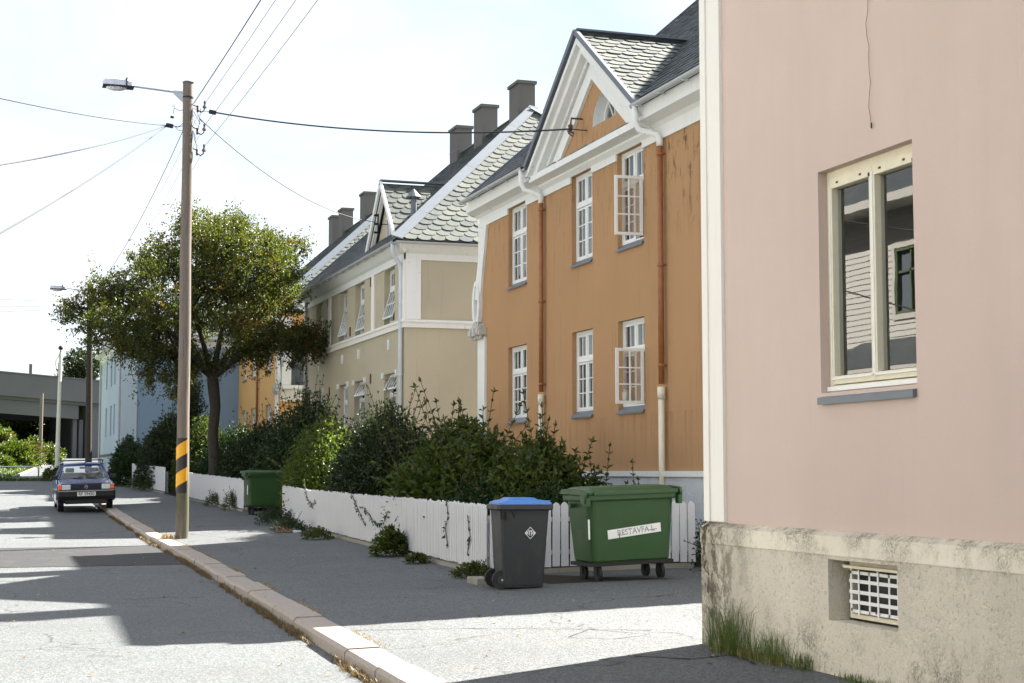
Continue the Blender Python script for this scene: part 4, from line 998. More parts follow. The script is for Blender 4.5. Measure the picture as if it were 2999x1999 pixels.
# ---------------------------------------------------------------- blue house
def blue_house():
    h = thing('blue_house', 'pale blue house with a plain blue end wall, farthest along the street', 'house', (5.5, 76, 1.2))
    X = 5.5; T = fX(X); Y0, Y1 = 69.4, 82.6
    ups = [(70.2, 71.0), (73.4, 74.2), (75.4, 76.3), (78.4, 79.3)]
    holes = [(a, b, 5.6, 7.0) for a, b in ups] + [(a, b, 3.3, 4.7) for a, b in ups] + [(a + 0.1, b - 0.1, 1.6, 2.1) for a, b in ups]
    m = MB(T); wall_holes(m, Y0, Y1, 0.6, 7.4, holes, 0.15); m.build('street_wall', 'paleblue', h, recalc=False)
    m = MB(); m.quad((X, Y0, 0.6), (17, Y0, 0.6), (17, Y0, 7.4), (X, Y0, 7.4)); m.quad((X, Y1, 0.6), (17, Y1, 0.6), (17, Y1, 7.4), (X, Y1, 7.4)); m.quad((17, Y0, 0.6), (17, Y1, 0.6), (17, Y1, 7.4), (17, Y0, 7.4))
    m.build('end_wall', 'blue', h, recalc=False)
    m = MB(); m.box(X - 0.04, X + 0.62, Y0 - 0.05, Y0, 0.6, 7.4); m.build('corner_pilaster', 'paleblue', h)
    m = MB(); m.box(X - 0.08, 17.1, Y0 - 0.1, Y1 + 0.1, 0.6, 1.58) if False else None
    m.box(X - 0.05, X, Y0, Y1, 2.36, 2.46); m.build('plinth_band', 'chim', h)
    m = MB(T); P = [(0.0, 7.0), (0.06, 7.05), (0.1, 7.3), (0.34, 7.4), (0.34, 7.55), (0.0, 7.55)]
    m.add([(Y0 - 0.3, *q) for q in P] + [(Y1 + 0.3, *q) for q in P], [tuple(range(6)), tuple(range(11, 5, -1))] + [(i, 6 + i, 6 + (i + 1) % 6, (i + 1) % 6) for i in range(6)])
    m.build('cornice', 'white', h); m = MB(fY(Y0)); m.add([(X - 0.3, *q) for q in P] + [(17.3, *q) for q in P], [tuple(range(6)), tuple(range(11, 5, -1))] + [(i, 6 + i, 6 + (i + 1) % 6, (i + 1) % 6) for i in range(6)])
    m.build('cornice', 'white', h)
    m = MB(); xr = 11.2; m.add([(X - .4, Y0 - .4, 7.56), (17.4, Y0 - .4, 7.56), (17.4, Y1 + .4, 7.56), (X - .4, Y1 + .4, 7.56), (xr, Y0 + 4.5, 9.6), (xr, Y1 - 4.5, 9.6)], [(0, 1, 4), (1, 2, 5, 4), (2, 3, 5), (3, 0, 4, 5), (0, 3, 2, 1)]); m.build('roof', 'slatedark', h)
    for a, b in ups:
        for z0, z1 in ((5.6, 7.0), (3.3, 4.7)):
            m = MB(T); ringframe(m, a, b, z0, z1, 0.06, -0.15, -0.1); m.box((a + b) / 2 - 0.03, (a + b) / 2 + 0.03, -0.14, -0.1, z0 + 0.06, z1 - 0.06); m.box(a + 0.06, b - 0.06, -0.14, -0.09, z1 - 0.5, z1 - 0.44)
            w = m.build('window', 'sill', h); g = MB(T); g.quad((a, -0.13, z0), (b, -0.13, z0), (b, -0.13, z1), (a, -0.13, z1)); g.build('glass_pane', 'glass2', w, recalc=False)
            b2 = MB(T); b2.quad((a, -0.5, z0), (b, -0.5, z0), (b, -0.5, z1), (a, -0.5, z1)); b2.build('dark_room', 'black', w, recalc=False)
        m = MB(T); m.box(a + 0.1, b - 0.1, -0.15, -0.12, 1.6, 2.1); m.build('basement_window', 'sill', h)
    m = MB(); m.tube([(X - 0.07, Y0 + 0.75, 7.3), (X - 0.07, Y0 + 0.75, 1.0)], 0.05, 6); m.build('downpipe', 'gutter', h); m = MB(); m.tube([(X - 0.07, Y1 - 0.2, 7.3), (X - 0.07, Y1 - 0.2, 1.2)], 0.05, 6); m.build('downpipe', 'gutter', h)
    m = MB(); m.tube([(X - 0.12, Y0 + 0.2, 2.6), (X - 0.12, Y0 + 0.2, 0.9)], 0.06, 6); m.build('lower_pipe', 'cable', h)
blue_house()

# ---------------------------------------------------------------- houses across the street (first mirrored in the panes, the rest unseen, added for bounce light)
def clapboard_house(y0, y1, label, mat='winwhite', wl=None, bay=None):
    X = -8.6; h = thing('clapboard_house', label, 'house', (X, (y0 + y1) / 2, 0))
    T = fXp(X)
    wins = []; u = y0 + 1.2
    while u + 1.1 < y1 - 0.8: wins.append((u, u + 1.1)); u += 2.6
    if wl: wins = wl
    ZU = (5.3, 6.9) if bay else (4.6, 6.1)
    holes = [(a, b, 1.5, 3.1) for a, b in wins] + [(a, b, *ZU) for a, b in wins]
    m = MB(T); zE = 8.0 if bay else 7.4; ov = 0.75 if bay else 0.5
    wall_holes(m, y0, y1, 0.6, zE, holes, 0.1)
    z = 0.6
    while z < zE - 0.1:       # lapped boards
        cuts = [(a, b) for a, b, c, d in holes if c - 0.05 < z < d]
        s = y0
        for a, b in sorted(set(cuts)) + [(y1, y1)]:
            if a > s + 0.05: m.add([(s, 0.001, z + 0.14), (a - 0.03, 0.001, z + 0.14), (a - 0.03, 0.022, z), (s, 0.022, z), (s, 0.001, z - 0.0), (a - 0.03, 0.001, z)], [(0, 1, 2, 3), (3, 2, 5, 4)])
            s = b + 0.03
        z += 0.14
    m.T = lambda p: p
    for y in (y0, y1): m.quad((X, y, 0.6), (X, y, zE), (X - 9, y, zE), (X - 9, y, 0.6)); m.quad((X, y, zE), (X - 4.5, y, zE + 4.2), (X - 9, y, zE))
    m.build('wall', 'oppwhite', h, recalc=False)
    m = MB(T); m.box(y0 - 0.05, y1 + 0.05, -9, 0.05, -0.3, 0.6); m.build('plinth', 'chim', h)
    m = MB(); z_ = zE - 0.1; m.quad((X + ov, y0 - .4, z_), (X + ov, y1 + .4, z_), (X - 4.5, y1 + .4, zE + 4.3), (X - 4.5, y0 - .4, zE + 4.3)); m.quad((X - 9.5, y0 - .4, z_), (X - 9.5, y1 + .4, z_), (X - 4.5, y1 + .4, zE + 4.3), (X - 4.5, y0 - .4, zE + 4.3)); m.build('roof', 'slatedark', h, recalc=False)
    m = MB(T); m.box(y0 - 0.4, y1 + 0.4, 0, ov, zE - 0.16, zE - 0.11); m.build('soffit', 'oppwhite', h)
    m = MB(T); m.box(y0 - 0.4, y1 + 0.4, ov, ov + 0.12, zE - 0.2, zE); m.build('cornice', 'oppwhite', h)
    m = MB(T); m.box(y0 - 0.1, y1 + 0.1, 0.022, 0.08, 3.75, 3.95); m.build('belt_board', 'oppwhite', h)
    for q in (y0 - 0.02, y1 - 0.16): m = MB(T); m.box(q, q + 0.18, 0.022, 0.06, 0.6, zE - 0.16); m.build('corner_board', 'oppwhite', h)
    if bay:
        a, b = bay; m = MB(T); m.box(a, b, 0.0, 1.3, 0.3, 3.7); y_ = m.build('bay', 'oppwhite', h)
        m = MB(T); m.box(a - 0.15, b + 0.15, 0.0, 1.5, 3.701, 3.95); m.build('bay_cornice', 'oppwhite', y_)
        m = MB(T); m.add([(a - .15, 1.5, 3.96), (b + .15, 1.5, 3.96), (b - .3, 0.02, 4.75), (a + .3, 0.02, 4.75), (a - .15, 0.02, 3.96), (b + .15, 0.02, 3.96)], [(0, 1, 2, 3), (0, 3, 4), (1, 5, 2)]); m.build('bay_roof', 'slatedark', y_)
        m = MB(T); m.box(a + 0.3, b - 0.3, 1.302, 1.32, 1.5, 3.1); m.build('bay_window', 'sill', y_)
    for a, b in wins:
        for z0, z1 in ((1.5, 3.1), ZU):
            m = MB(T); ringframe(m, a, b, z0, z1, 0.07, -0.1, 0.03); m.box((a + b) / 2 - 0.03, (a + b) / 2 + 0.03, -0.08, 0.0, z0 + .07, z1 - .07); m.box(a + .07, b - .07, -0.08, 0.0, z0 + 1.0, z0 + 1.06)
            w = m.build('window', 'greenframe', h)
            m = MB(T); ringframe(m, a - 0.12, b + 0.12, z0 - 0.12, z1 + 0.12, 0.12, 0.0, 0.05); m.build('casing', 'oppwhite', w)
            m = MB(T); m.quad((a, -0.07, z0), (b, -0.07, z0), (b, -0.07, z1), (a, -0.07, z1)); m.build('glass_pane', 'sill', w, recalc=False)
clapboard_house(22.5, 34.7, 'white clapboard house across the street, mirrored in the panes of the pink house', 'winwhite', [(30.9, 32.1), (27.6, 28.8), (24.4, 25.6)], (29.0, 34.0))
clapboard_house(37.5, 47.5, 'white clapboard house up the street on the opposite side, beyond the left edge')
clapboard_house(5.0, 18.0, 'white clapboard house straight across from the pink house, beyond the left edge')
clapboard_house(-12.0, 1.5, 'white clapboard house on the opposite side behind the photographer')

# ---------------------------------------------------------------- concrete overpass
def overpass():
    h = thing('overpass', 'grey concrete overpass crossing behind the parked car', 'bridge', (4, 108, 2.3))
    az = R(72); u = Vector((math.sin(az), math.cos(az), 0)); n = Vector((-math.cos(az), math.sin(az), 0)) * -1   # n faces the camera side (towards +X,-Y)
    n = Vector((u.y, -u.x, 0)); O = Vector((4.0, 110.8, 0))
    def T(p): return tuple(O + u * p[0] + n * p[1] + Vector((0, 0, p[2] + 0.10 - 0.055 * p[0])))
    m = MB(T); m.box(-60, 30, -0.3, 0.0, 6.42, 7.95); m.box(-60, 30, -0.42, 0.06, 7.95, 8.03); m.build('parapet', 'concrete', h)
    m = MB(T); m.box(-60, 30, -9, -0.31, 6.2, 6.7); m.build('deck', 'concrete', h)
    m = MB(T); m.box(-60, 2.2, -0.9, -0.45, 5.25, 6.19); m.build('girder', 'concrete', h)
    m = MB(T); m.box(-60, 3.1, -8.6, -8.1, 5.25, 6.19); m.build('girder', 'concrete', h)
    m = MB(T); m.box(-60, 30, -9.3, -9.01, 6.42, 7.95); m.build('parapet', 'concrete', h)
    m = MB(T); m.box(2.9, 30, -8.6, -0.35, 0.5, 6.19)
    a = m.build('abutment', 'concrete', h)
    m = MB(T)
    for z in (2.4, 3.1, 3.8, 4.5, 5.2): m.box(2.92, 30, -0.349, -0.335, z, z + 0.03)
    m.build('panel_joint', 'chim', a)
    for t in (2.0, 2.45): m = MB(T); m.box(t, t + 0.28, -1.2, -0.9, 1.0, 5.24); m.build('column', 'concrete', h)
    m = MB(T); m.box(-8.2, -8.05, -0.32, 0.07, 6.42, 7.96); m.build('joint_cover', 'concreteold', h)
    for t, z in ((-1.4, 8.7), (0.6, 8.95)): m = MB(T); m.box(t, t + 0.16, -0.25, -0.1, 8.03, z); m.build('railing_post', 'chim', h)
overpass()

# ---------------------------------------------------------------- poles, lamps, cables
def luminaire(par, x, y, z, s=1.0):
    m = MB(); rings = []
    for t, w, hh, dz in ((0.0, 0.055, 0.05, 0.0), (0.04, 0.10, 0.085, 0.0), (0.22, 0.14, 0.10, 0.012), (0.45, 0.15, 0.105, 0.018), (0.58, 0.13, 0.09, 0.015), (0.64, 0.09, 0.05, 0.0)):
        X_ = x - t * s; rings.append([(X_, y - w * s, z - 0.045 * s), (X_, y + w * s, z - 0.045 * s), (X_, y + w * s, z + (hh * 0.6 + dz) * s), (X_, y + w * 0.6 * s, z + (hh + dz) * s), (X_, y - w * 0.6 * s, z + (hh + dz) * s), (X_, y - w * s, z + (hh * 0.6 + dz) * s)])
    m.loft(rings); o = m.build('lamp_head', 'lamp', par, bevel=0.004)
    m = MB(); m.box(x - 0.64 * s, x + 0.005, y - 0.155 * s, y + 0.155 * s, z - 0.07 * s, z - 0.046 * s); m.box(x - 0.165 * s, x - 0.14 * s, y - 0.148 * s, y + 0.148 * s, z - 0.045 * s, z + 0.125 * s); m.build('lamp_seam', 'cable', o)
    m = MB(); rings = []
    for k in range(5):
        f = math.cos(k / 4 * 1.45); zz = z - 0.07 * s - 0.075 * s * math.sin(k / 4 * 1.5)
        rings.append([(x - 0.36 * s + 0.22 * s * f * math.cos(a), y + 0.12 * s * f * math.sin(a), zz) for a in [2 * math.pi * i / 14 for i in range(14)]])
    m.loft(rings); m.build('lamp_bowl', 'lens', o, smooth=True)

def pole_main():
    h = thing('utility_pole', 'tall weathered wooden pole with yellow and black warning bands by the kerb', 'utility pole', (3.95, 33.8, 0.2), 'wooden poles along the kerb')
    m = MB(); px = lambda z: 3.96 - 0.003 * z
    P = [(px(z) + 0.006 * math.sin(z * 1.7), 33.8 + 0.006 * math.cos(z * 1.3), z) for z in np.linspace(0.1, 10.0, 26)]
    m.tube(P, [0.137 - 0.0030 * z for z in np.linspace(0.1, 10, 26)], 20); m.build('pole', 'pole', h, smooth=False)
    m = MB(); m.tube([(px(10), 33.8, 10.0), (px(10), 33.8, 10.02)], [0.125, 0.11], 16); m.build('pole_cap', 'chim', h)
    # warning bands wrapped three quarters round the pole
    def band(z0, z1, a0, a1, rise, name, mat, off, par):
        m = MB(); k = 14; P = []
        for i in range(k + 1):
            a = a0 + (a1 - a0) * i / k; r = 0.1345 + off
            dz = rise * i / k
            for z in (z0 + dz, z1 + dz):
                zc = min(max(z, 1.17), 2.33); P.append((px(zc) + r * math.cos(a), 33.8 + r * math.sin(a), zc))
        m.add(P, [(2 * i, 2 * i + 2, 2 * i + 3, 2 * i + 1) for i in range(k)]); return m.build(name, mat, par, recalc=False)
    a0, a1 = R(148), R(305)
    b = band(1.17, 2.33, a0, a1, 0, 'warning_band', 'blacktape', 0.003, h)
    for zz in (1.80, 1.22): band(zz, zz + 0.285, a0, a1, 0.22, 'yellow_stripe', 'yellowtape', 0.006, b)
    # lamp arm
    m = MB(); m.tube([(3.82, 33.8, 9.76), (2.75, 33.8, 9.83)], 0.022, 8)
    m.prism([(3.83, 9.80), (3.62, 9.80), (3.62, 9.74), (3.83, 9.55)], 33.78, 33.82); m.build('lamp_arm', 'steel', h)
    m = MB(); m.tube([(px(9.6), 33.8, 9.66), (px(9.6), 33.8, 9.69)], 0.118, 14); m.build('clamp', 'cable', h)
    luminaire(h, 2.78, 33.8, 9.85)
    # hooks with porcelain insulators
    for z, dx in ((9.47, 0.05), (8.98, 0.02), (8.52, 0.02)):
        m = MB(); c = (4.22 + dx, 33.8)
        m.tube([(4.04, 33.8, z + 0.05), (4.12, 33.8, z + 0.02), (4.15, 33.8, z - 0.06), (4.22, 33.8, z - 0.1), (4.28, 33.8, z - 0.05), (4.29, 33.8, z + 0.06)], 0.014, 6)
        m.tube([(4.14, 33.8, z - 0.1), (4.14, 33.8, z + 0.04)], 0.024, 6)
        hk = m.build('insulator_hook', 'rust', h)
        m = MB(); m.tube([(4.29, 33.8, z + 0.0), (4.29, 33.8, z + 0.03), (4.29, 33.8, z + 0.07), (4.29, 33.8, z + 0.12), (4.29, 33.8, z + 0.16)], [0.05, 0.045, 0.02, 0.028, 0.015], 10); m.build('insulator', 'chim', hk)
    r = random.Random(9)
    m = MB()
    for (a, b_) in (((3.86, 9.40), (3.64, 9.42)), ((3.64, 9.42), (3.62, 9.30)), ((3.86, 9.05), (3.60, 9.04)), ((3.86, 9.12), (3.60, 9.02)), ((3.86, 8.94), (3.66, 9.02)), ((4.05, 9.44), (4.42, 9.40)), ((4.05, 9.38), (4.2, 9.1)), ((4.05, 9.3), (4.16, 9.05)), ((4.2, 9.45), (4.15, 8.95)), ((4.08, 8.9), (4.14, 8.5)), ((4.05, 8.95), (4.17, 8.6)), ((4.12, 9.4), (4.24, 9.14))):
        mid = ((a[0] + b_[0]) / 2 + r.uniform(-.03, .03), (a[1] + b_[1]) / 2 - 0.05)
        m.tube([(a[0], 33.78, a[1]), (mid[0], 33.75, mid[1]), (b_[0], 33.78, b_[1])], 0.006, 4)
    m.tube([(3.62, 33.8, 9.44), (3.6, 33.8, 9.47), (3.62, 33.8, 9.50), (3.65, 33.8, 9.47), (3.62, 33.8, 9.44)], 0.006, 4)
    m.build('jumper_wires', 'cable', h)
    for c, s_ in (((3.55, 9.03), 0.08), ((4.46, 9.39), 0.08), ((3.60, 9.22), 0.04)):
        m = MB(); m.obox((c[0], 33.8, c[1]), Vector((1, 0, -0.15)).normalized(), (0, 1, 0), Vector((0.15, 0, 1)).normalized(), (s_, 0.04, s_ * 0.55)); m.build('cable_clamp', 'cable', h, bevel=0.02)
pole_main()

def pole_far():
    z = gz(3.7, 62); h = thing('utility_pole', 'dark brown wooden pole carrying a street lamp behind the parked car', 'utility pole', (3.75, 62, z), 'wooden poles along the kerb')
    m = MB(); m.tube([(3.72, 62, z - 0.1), (3.62, 62, 8.8)], [0.13, 0.10], 12); m.build('pole', 'bark', h)
    m = MB(); m.tube([(3.6, 62, 8.55), (2.72, 62, 8.62)], 0.022, 6); m.build('lamp_arm', 'steel', h)
    luminaire(h, 2.75, 62, 8.63, 0.95)
    z = gz(3.3, 78.5); h = thing('flag_pole', 'slim pale metal mast topped by a small dark ball', 'mast', (3.3, 79, z))
    m = MB(); m.tube([(3.25, 79, z - 0.4), (3.30, 79, 7.4)], [0.115, 0.075], 12); m.build('mast', 'pipecream', h)
    m = MB(); m.tube([(3.30, 79, 7.4), (3.30, 79, 7.5)], 0.03, 8); m.build('neck', 'cable', h)
    m = MB()
    m.loft([[(3.30 + 0.115 * math.sin(t) * math.cos(a), 79 + 0.115 * math.sin(t) * math.sin(a), 7.62 - 0.115 * math.cos(t)) for a in [2 * math.pi * i / 12 for i in range(12)]] for t in [0.05 + i * 3.04 / 8 for i in range(9)]])
    m.build('ball', 'cable', h, smooth=True)
    m = MB(); m.tube([(3.26, 79, 2.85), (3.262, 79, 3.0)], 0.116, 12); m.build('sleeve', 'label', h)
    m = MB(); m.tube([(3.25, 78.95, 7.3), (3.05, 78.9, 6.9), (3.2, 78.9, 6.2)], 0.012, 4); m.build('loose_cable', 'cable', h)
    h = thing('wooden_post', 'thin grey wooden post standing in the shrubs under the bridge', 'post', (3.3, 96, 2.2))
    m = MB(); m.tube([(3.0, 96, 2.0), (3.0, 96, 6.2)], 0.10, 8); m.build('post', 'pole', h)
pole_far()

def cable(a, b, sag, label, r=0.011, group='overhead cables', name='overhead_cable', wob=0.0):
    m = MB(); a = Vector(a); b = Vector(b); P = []
    for i in range(25):
        t = i / 24; p = a.lerp(b, t); p.z -= sag * 4 * t * (1 - t); P.append(tuple(p))
    m.tube(P, r, 5); o = m.build(name, 'cable', smooth=True); tag(o, label, 'cable', group); return o
K = (3.5, 33.8, 9.03)
def ext(a, p, t): a = Vector(a); p = Vector(p); return tuple(a + (p - a) * t)
cable(K, ext(K, (0.04, 22, 6.91 + 0.0), 2.2), -0.25 + 0.5, 'service cable rising to the upper left edge, highest of the three on that side', 0.010)
cable(K, ext(K, (0.06, 22, 6.09), 2.2), 0.35, 'service cable running left from the pole, middle of the three on that side', 0.012)
cable(K, ext(K, (0.09, 22, 5.11), 2.0), 0.30, 'service cable running down left from the pole, lowest of the three on that side', 0.012)
cable((4.5, 33.8, 9.39), (10.22, 27.0, 8.0), 0.22, 'thick black cable from the striped pole to the gable of the orange house', 0.017)
cable((4.2, 33.8, 9.22), (10.5, 43.75, 8.8), 0.45, 'thin cable from the striped pole to the dormer of the beige house', 0.010)
for (x, z), px, r_, lb in (((4.05, 9.55), 1.12, 0.010, 'thick twisted cable climbing from the striped pole to the top edge of the photo'),
                     ((4.29, 9.57), 1.30, 0.005, 'thin line wire climbing to the top edge just right of the twisted cable'),
                     ((4.29, 9.08), 1.95, 0.005, 'thin line wire climbing to the top edge, second from the right'),
                     ((4.29, 8.62), 2.75, 0.005, 'thin line wire climbing to the top edge, farthest right')):
    cable((x, 33.8, z), (x, -6, z - 0.1), 0.35, lb, r_)
cable((3.9, 33.8, 9.1), (3.62, 62, 8.5), 0.5, 'twisted cable falling from the striped pole towards the far street lamp', 0.008)
for x, z in ((4.26, 8.5), (4.2, 8.9), (4.15, 9.3)): cable((x, 33.8, z), (3.75, 62, z * 0.5 + 3.9), 0.5, 'hair thin line wire between the striped pole and the far street lamp', 0.0035, 'line wires to the far lamp')
for i, (z0, z1) in enumerate(((7.6, 8.1), (6.9, 8.0), (6.5, 7.9))): cable((3.6, 62, z1), (-8, 50, z0 - 0.4), 0.1, ['upper', 'middle', 'lowest'][i] + ' thin cable leaving the far street lamp pole towards the left edge', 0.008, 'cables leaving the far lamp pole')

# ---------------------------------------------------------------- fences
def picket_fence(p0, p1, label, pitch, wid, hgt0, hgt1, zoff=0.09, foot=True):
    h = thing('picket_fence', label, 'fence', (*p0, gz(*p0)), 'white picket fences along the gardens')
    a = Vector(p0); b = Vector(p1); d = (b - a).normalized(); n = Vector((-d.y, d.x)); Lg = (b - a).length
    if (Vector((0, 0)) - a).dot(n) < 0: n = -n        # n points to the street side
    m = MB(); k = int(Lg / pitch); r = random.Random(int(p0[0] * 10))
    for i in range(k + 1):
        t = i * pitch; c = a + d * t; z = gz(c.x, c.y) + zoff + r.uniform(-0.01, 0.01); hh = hgt0 + (hgt1 - hgt0) * t / Lg + r.uniform(-0.012, 0.012)
        w = wid * r.uniform(0.94, 1.0) / 2; th = 0.010
        prof = [(-w, 0), (w, 0), (w, hh - 0.05), (w * 0.55, hh - 0.015), (0, hh), (-w * 0.55, hh - 0.015), (-w, hh - 0.05)]
        tl = r.uniform(-0.01, 0.01); P = []
        for s in (0.012, 0.012 + 2 * th):
            for q, zz in prof: v = c + d * (q + tl * zz) + n * s; P.append((v.x, v.y, z + zz))
        K_ = len(prof); m.add(P, [tuple(range(K_)), tuple(range(2 * K_ - 1, K_ - 1, -1))] + [(j, (j + 1) % K_, K_ + (j + 1) % K_, K_ + j) for j in range(K_)])
    m.build('pickets', 'fence', h)
    for f in (0.22, 0.74):
        m = MB(); rings = []
        for i in range(int(Lg / 2) + 2):
            t = min(i * 2, Lg); c = a + d * t; z = gz(c.x, c.y) + zoff + f * (hgt0 + (hgt1 - hgt0) * t / Lg)
            rings.append([(c.x + n.x * s, c.y + n.y * s, z + zz) for s, zz in ((0.008, -0.03), (0.008, 0.03), (-0.03, 0.03), (-0.03, -0.03))])
        m.loft(rings); m.build('rail', 'fence', h)
    for i in range(int(Lg / 2.2) + 1):
        c = a + d * min(i * 2.2 + 0.1, Lg) - n * 0.07; z = gz(c.x, c.y); m = MB(); m.box(c.x - 0.035, c.x + 0.035, c.y - 0.035, c.y + 0.035, z - 0.05, z + hgt0 * 0.92); m.build('post', 'fence', h)
    if foot:
        m = MB(); rings = []
        for i in range(int(Lg / 2) + 2):
            t = min(i * 2, Lg + 0.0); c = a + d * t; z = gz(c.x, c.y)
            rings.append([(c.x + n.x * s, c.y + n.y * s, z + zz) for s, zz in ((0.05, -0.1), (0.05, 0.06), (-0.12, 0.06), (-0.12, -0.1))])
        m.loft(rings); m.build('footing', 'concreteold', h)
    return h
picket_fence((6.52, 20.55), (7.05, 39.0), 'long white picket fence between the two containers, nearest the camera', 0.098, 0.073, 0.88, 0.80)
picket_fence((6.58, 20.45), (9.55, 20.45), 'short white picket fence with wide pickets behind the bins', 0.128, 0.108, 0.88, 0.85)
picket_fence((6.93, 44.5), (6.40, 52.6), 'white picket fence in front of the big tree, middle one along the street', 0.10, 0.092, 0.84, 0.80)
picket_fence((6.12, 57.4), (5.58, 64.5), 'white picket fence beyond the iron gate, farthest along the street', 0.10, 0.094, 0.86, 0.84)
picket_fence((7.02, 44.45), (7.7, 44.45), 'two white pickets behind the far green container', 0.16, 0.14, 0.9, 0.9, foot=False)
h = thing('iron_gate', 'black iron garden gate between two white picket fences', 'gate', (6.3, 54, gz(6.3, 54)))
m = MB()
for i in range(8): t = i / 7; m.tube([(6.36 - 0.22 * t, 53.0 + 4.1 * t * 0.35, gz(6.3, 54) + 0.08), (6.36 - 0.22 * t, 53.0 + 4.1 * t * 0.35, gz(6.3, 54) + 0.9)], 0.012, 5)
m.build('bars', 'cable', h)
m = MB()
for z in (0.2, 0.75): m.tube([(6.36, 53.0, gz(6.3, 54) + z), (6.14, 54.44, gz(6.3, 54) + z)], 0.014, 5)
m.build('gate_rails', 'cable', h)

# ---------------------------------------------------------------- waste containers
def rrect(cx, cy, w, d, r, z, k=4):
    P = []
    for sx, sy, a0 in ((1, 1, 0), (-1, 1, 90), (-1, -1, 180), (1, -1, 270)):
        for i in range(k + 1):
            a = R(a0 + 90 * i / k); P.append((cx + sx * (w / 2 - r) + r * math.cos(a), cy + sy * (d / 2 - r) + r * math.sin(a), z))
    return P
def textmesh(s, size, name, mat, par, T, ext_=0.001, bold=False):
    c = bpy.data.curves.new('t', 'FONT'); c.body = s; c.size = size; c.align_x = 'CENTER'; c.align_y = 'CENTER'; c.extrude = ext_
    if bold: c.offset = size * 0.02
    o = bpy.data.objects.new('t', c); COL.objects.link(o); dg = bpy.context.evaluated_depsgraph_get()
    me = bpy.data.meshes.new_from_object(o.evaluated_get(dg)); bpy.data.objects.remove(o)
    for v in me.vertices: v.co = Vector(T((v.co.x, v.co.z, v.co.y)))
    me.name = name; me.materials.clear(); me.materials.append(M[mat]); q = bpy.data.objects.new(name, me); COL.objects.link(q); attach(q, par); return q

def container(label, loc, rz, tilt, sticker):
    h = thing('waste_container', label, 'waste container', (0, 0, 0), 'green wheeled waste containers')
    m = MB(); rings = [rrect(0, 0, 1.14, 0.60, 0.07, 0.24), rrect(0, 0, 1.18, 0.64, 0.09, 0.27), rrect(0, 0, 1.30, 0.74, 0.10, 1.02), rrect(0, 0, 1.31, 0.75, 0.10, 1.05)]
    m.loft(rings); b = m.build('body', 'green', h, smooth=False)
    m = MB(); m.loft([rrect(0, 0, 1.37, 0.82, 0.09, 1.03), rrect(0, 0, 1.39, 0.84, 0.09, 1.045), rrect(0, 0, 1.39, 0.84, 0.09, 1.10), rrect(0, 0, 1.35, 0.80, 0.09, 1.11)]); m.build('rim', 'green', h)
    m = MB(); m.box(-0.62, 0.62, -0.33, 0.33, 0.2, 0.245); m.build('underframe', 'black', h)
    # lid: shallow hipped top with overhang
    m = MB(); m.loft([rrect(0, -0.0, 1.38, 0.84, 0.07, 1.112), rrect(0, 0.0, 1.38, 0.84, 0.07, 1.135), rrect(0, 0.03, 1.30, 0.76, 0.08, 1.165), rrect(0, 0.05, 1.22, 0.64, 0.08, 1.195), rrect(0, 0.07, 1.1, 0.5, 0.08, 1.205)]); m.build('lid', 'green', h, bevel=0.0)
    m = MB(); m.box(-0.60, 0.66, -0.455, -0.422, 1.10, 1.15); m.build('front_handle', 'green', h, bevel=0.006)
    for s in (-1, 1):
        m = MB(); m.prism([(-0.30, 1.11), (-0.30, 1.00), (-0.42, 1.00), (-0.44, 1.11), (-0.42, 1.17), (-0.10, 1.19), (0.30, 1.18), (0.38, 1.12)], s * 0.70, s * 0.735, 'yz'); m.build('lid_arm', 'green', h)
        m = MB(); m.box(s * 0.69 - 0.03, s * 0.69 + 0.03, -0.46, -0.36, 0.96, 1.07); m.build('lifting_lug', 'green', h, bevel=0.008)
        m = MB(); m.tube([(s * 0.66, 0.05, 0.97), (s * 0.74, 0.05, 0.97)], 0.03, 10); m.build('trunnion', 'green', h)
        m = MB(); m.box(s * 0.635, s * 0.655, -0.36, -0.34, 0.55, 0.80); m.build('side_rib', 'label', h) if s < 0 else None
    for x, y in ((-0.47, -0.22), (0.47, -0.22), (-0.47, 0.22), (0.47, 0.22)):
        m = MB(); m.tube([(x - 0.022, y, 0.1), (x + 0.022, y, 0.1)], 0.1, 16); w = m.build('castor_wheel', 'black', h)
        m = MB(); m.tube([(x - 0.026, y, 0.1), (x + 0.026, y, 0.1)], 0.05, 12); m.box(x - 0.04, x - 0.03, y - 0.03, y + 0.05, 0.08, 0.22); m.box(x + 0.03, x + 0.04, y - 0.03, y + 0.05, 0.08, 0.22); m.build('fork', 'cable', w)
    if sticker:
        sl_ = 0.05 / 0.75
        def T(p): z = 0.63 + p[2]; return (0.03 + p[0], -(0.322 + (z - 0.27) * sl_) - 0.004 - p[1], z)
        ca, sa = math.cos(R(5.0)), math.sin(R(5.0)); Tr = lambda p: T((p[0] * ca - p[2] * sa, p[1], p[0] * sa + p[2] * ca))
        m = MB(Tr); m.box(-0.40, 0.40, 0.0, 0.0015, -0.058, 0.058); st = m.build('sticker', 'label', h)
        textmesh('RESTAVFA L', 0.105, 'sticker_text', 'faded', st, lambda p: Tr((p[0] + 0.02, 0.002 + p[1] * 0.5, p[2])), 0.0006, True)
        m = MB(Tr); m.box(0.20, 0.34, 0.0016, 0.0022, -0.020, -0.012); m.build('rust_streak', 'rust', st)
        m = MB(Tr); m.box(-0.16, -0.02, 0.0028, 0.0034, -0.006, 0.004); m.build('torn_scratch', 'label', st)
        m = MB(Tr); m.box(-0.235, -0.222, 0.0016, 0.003, -0.058, -0.01); m.build('torn_corner', 'green', st)
    h.location = loc; h.rotation_euler = (0, tilt, rz); h.scale = (0.95, 0.95, 1.0); return h
container('dark green wheeled waste container with a torn white sticker beside the grey bin', (7.86, 18.98, 0.235), R(4.0), R(-1.8), True)
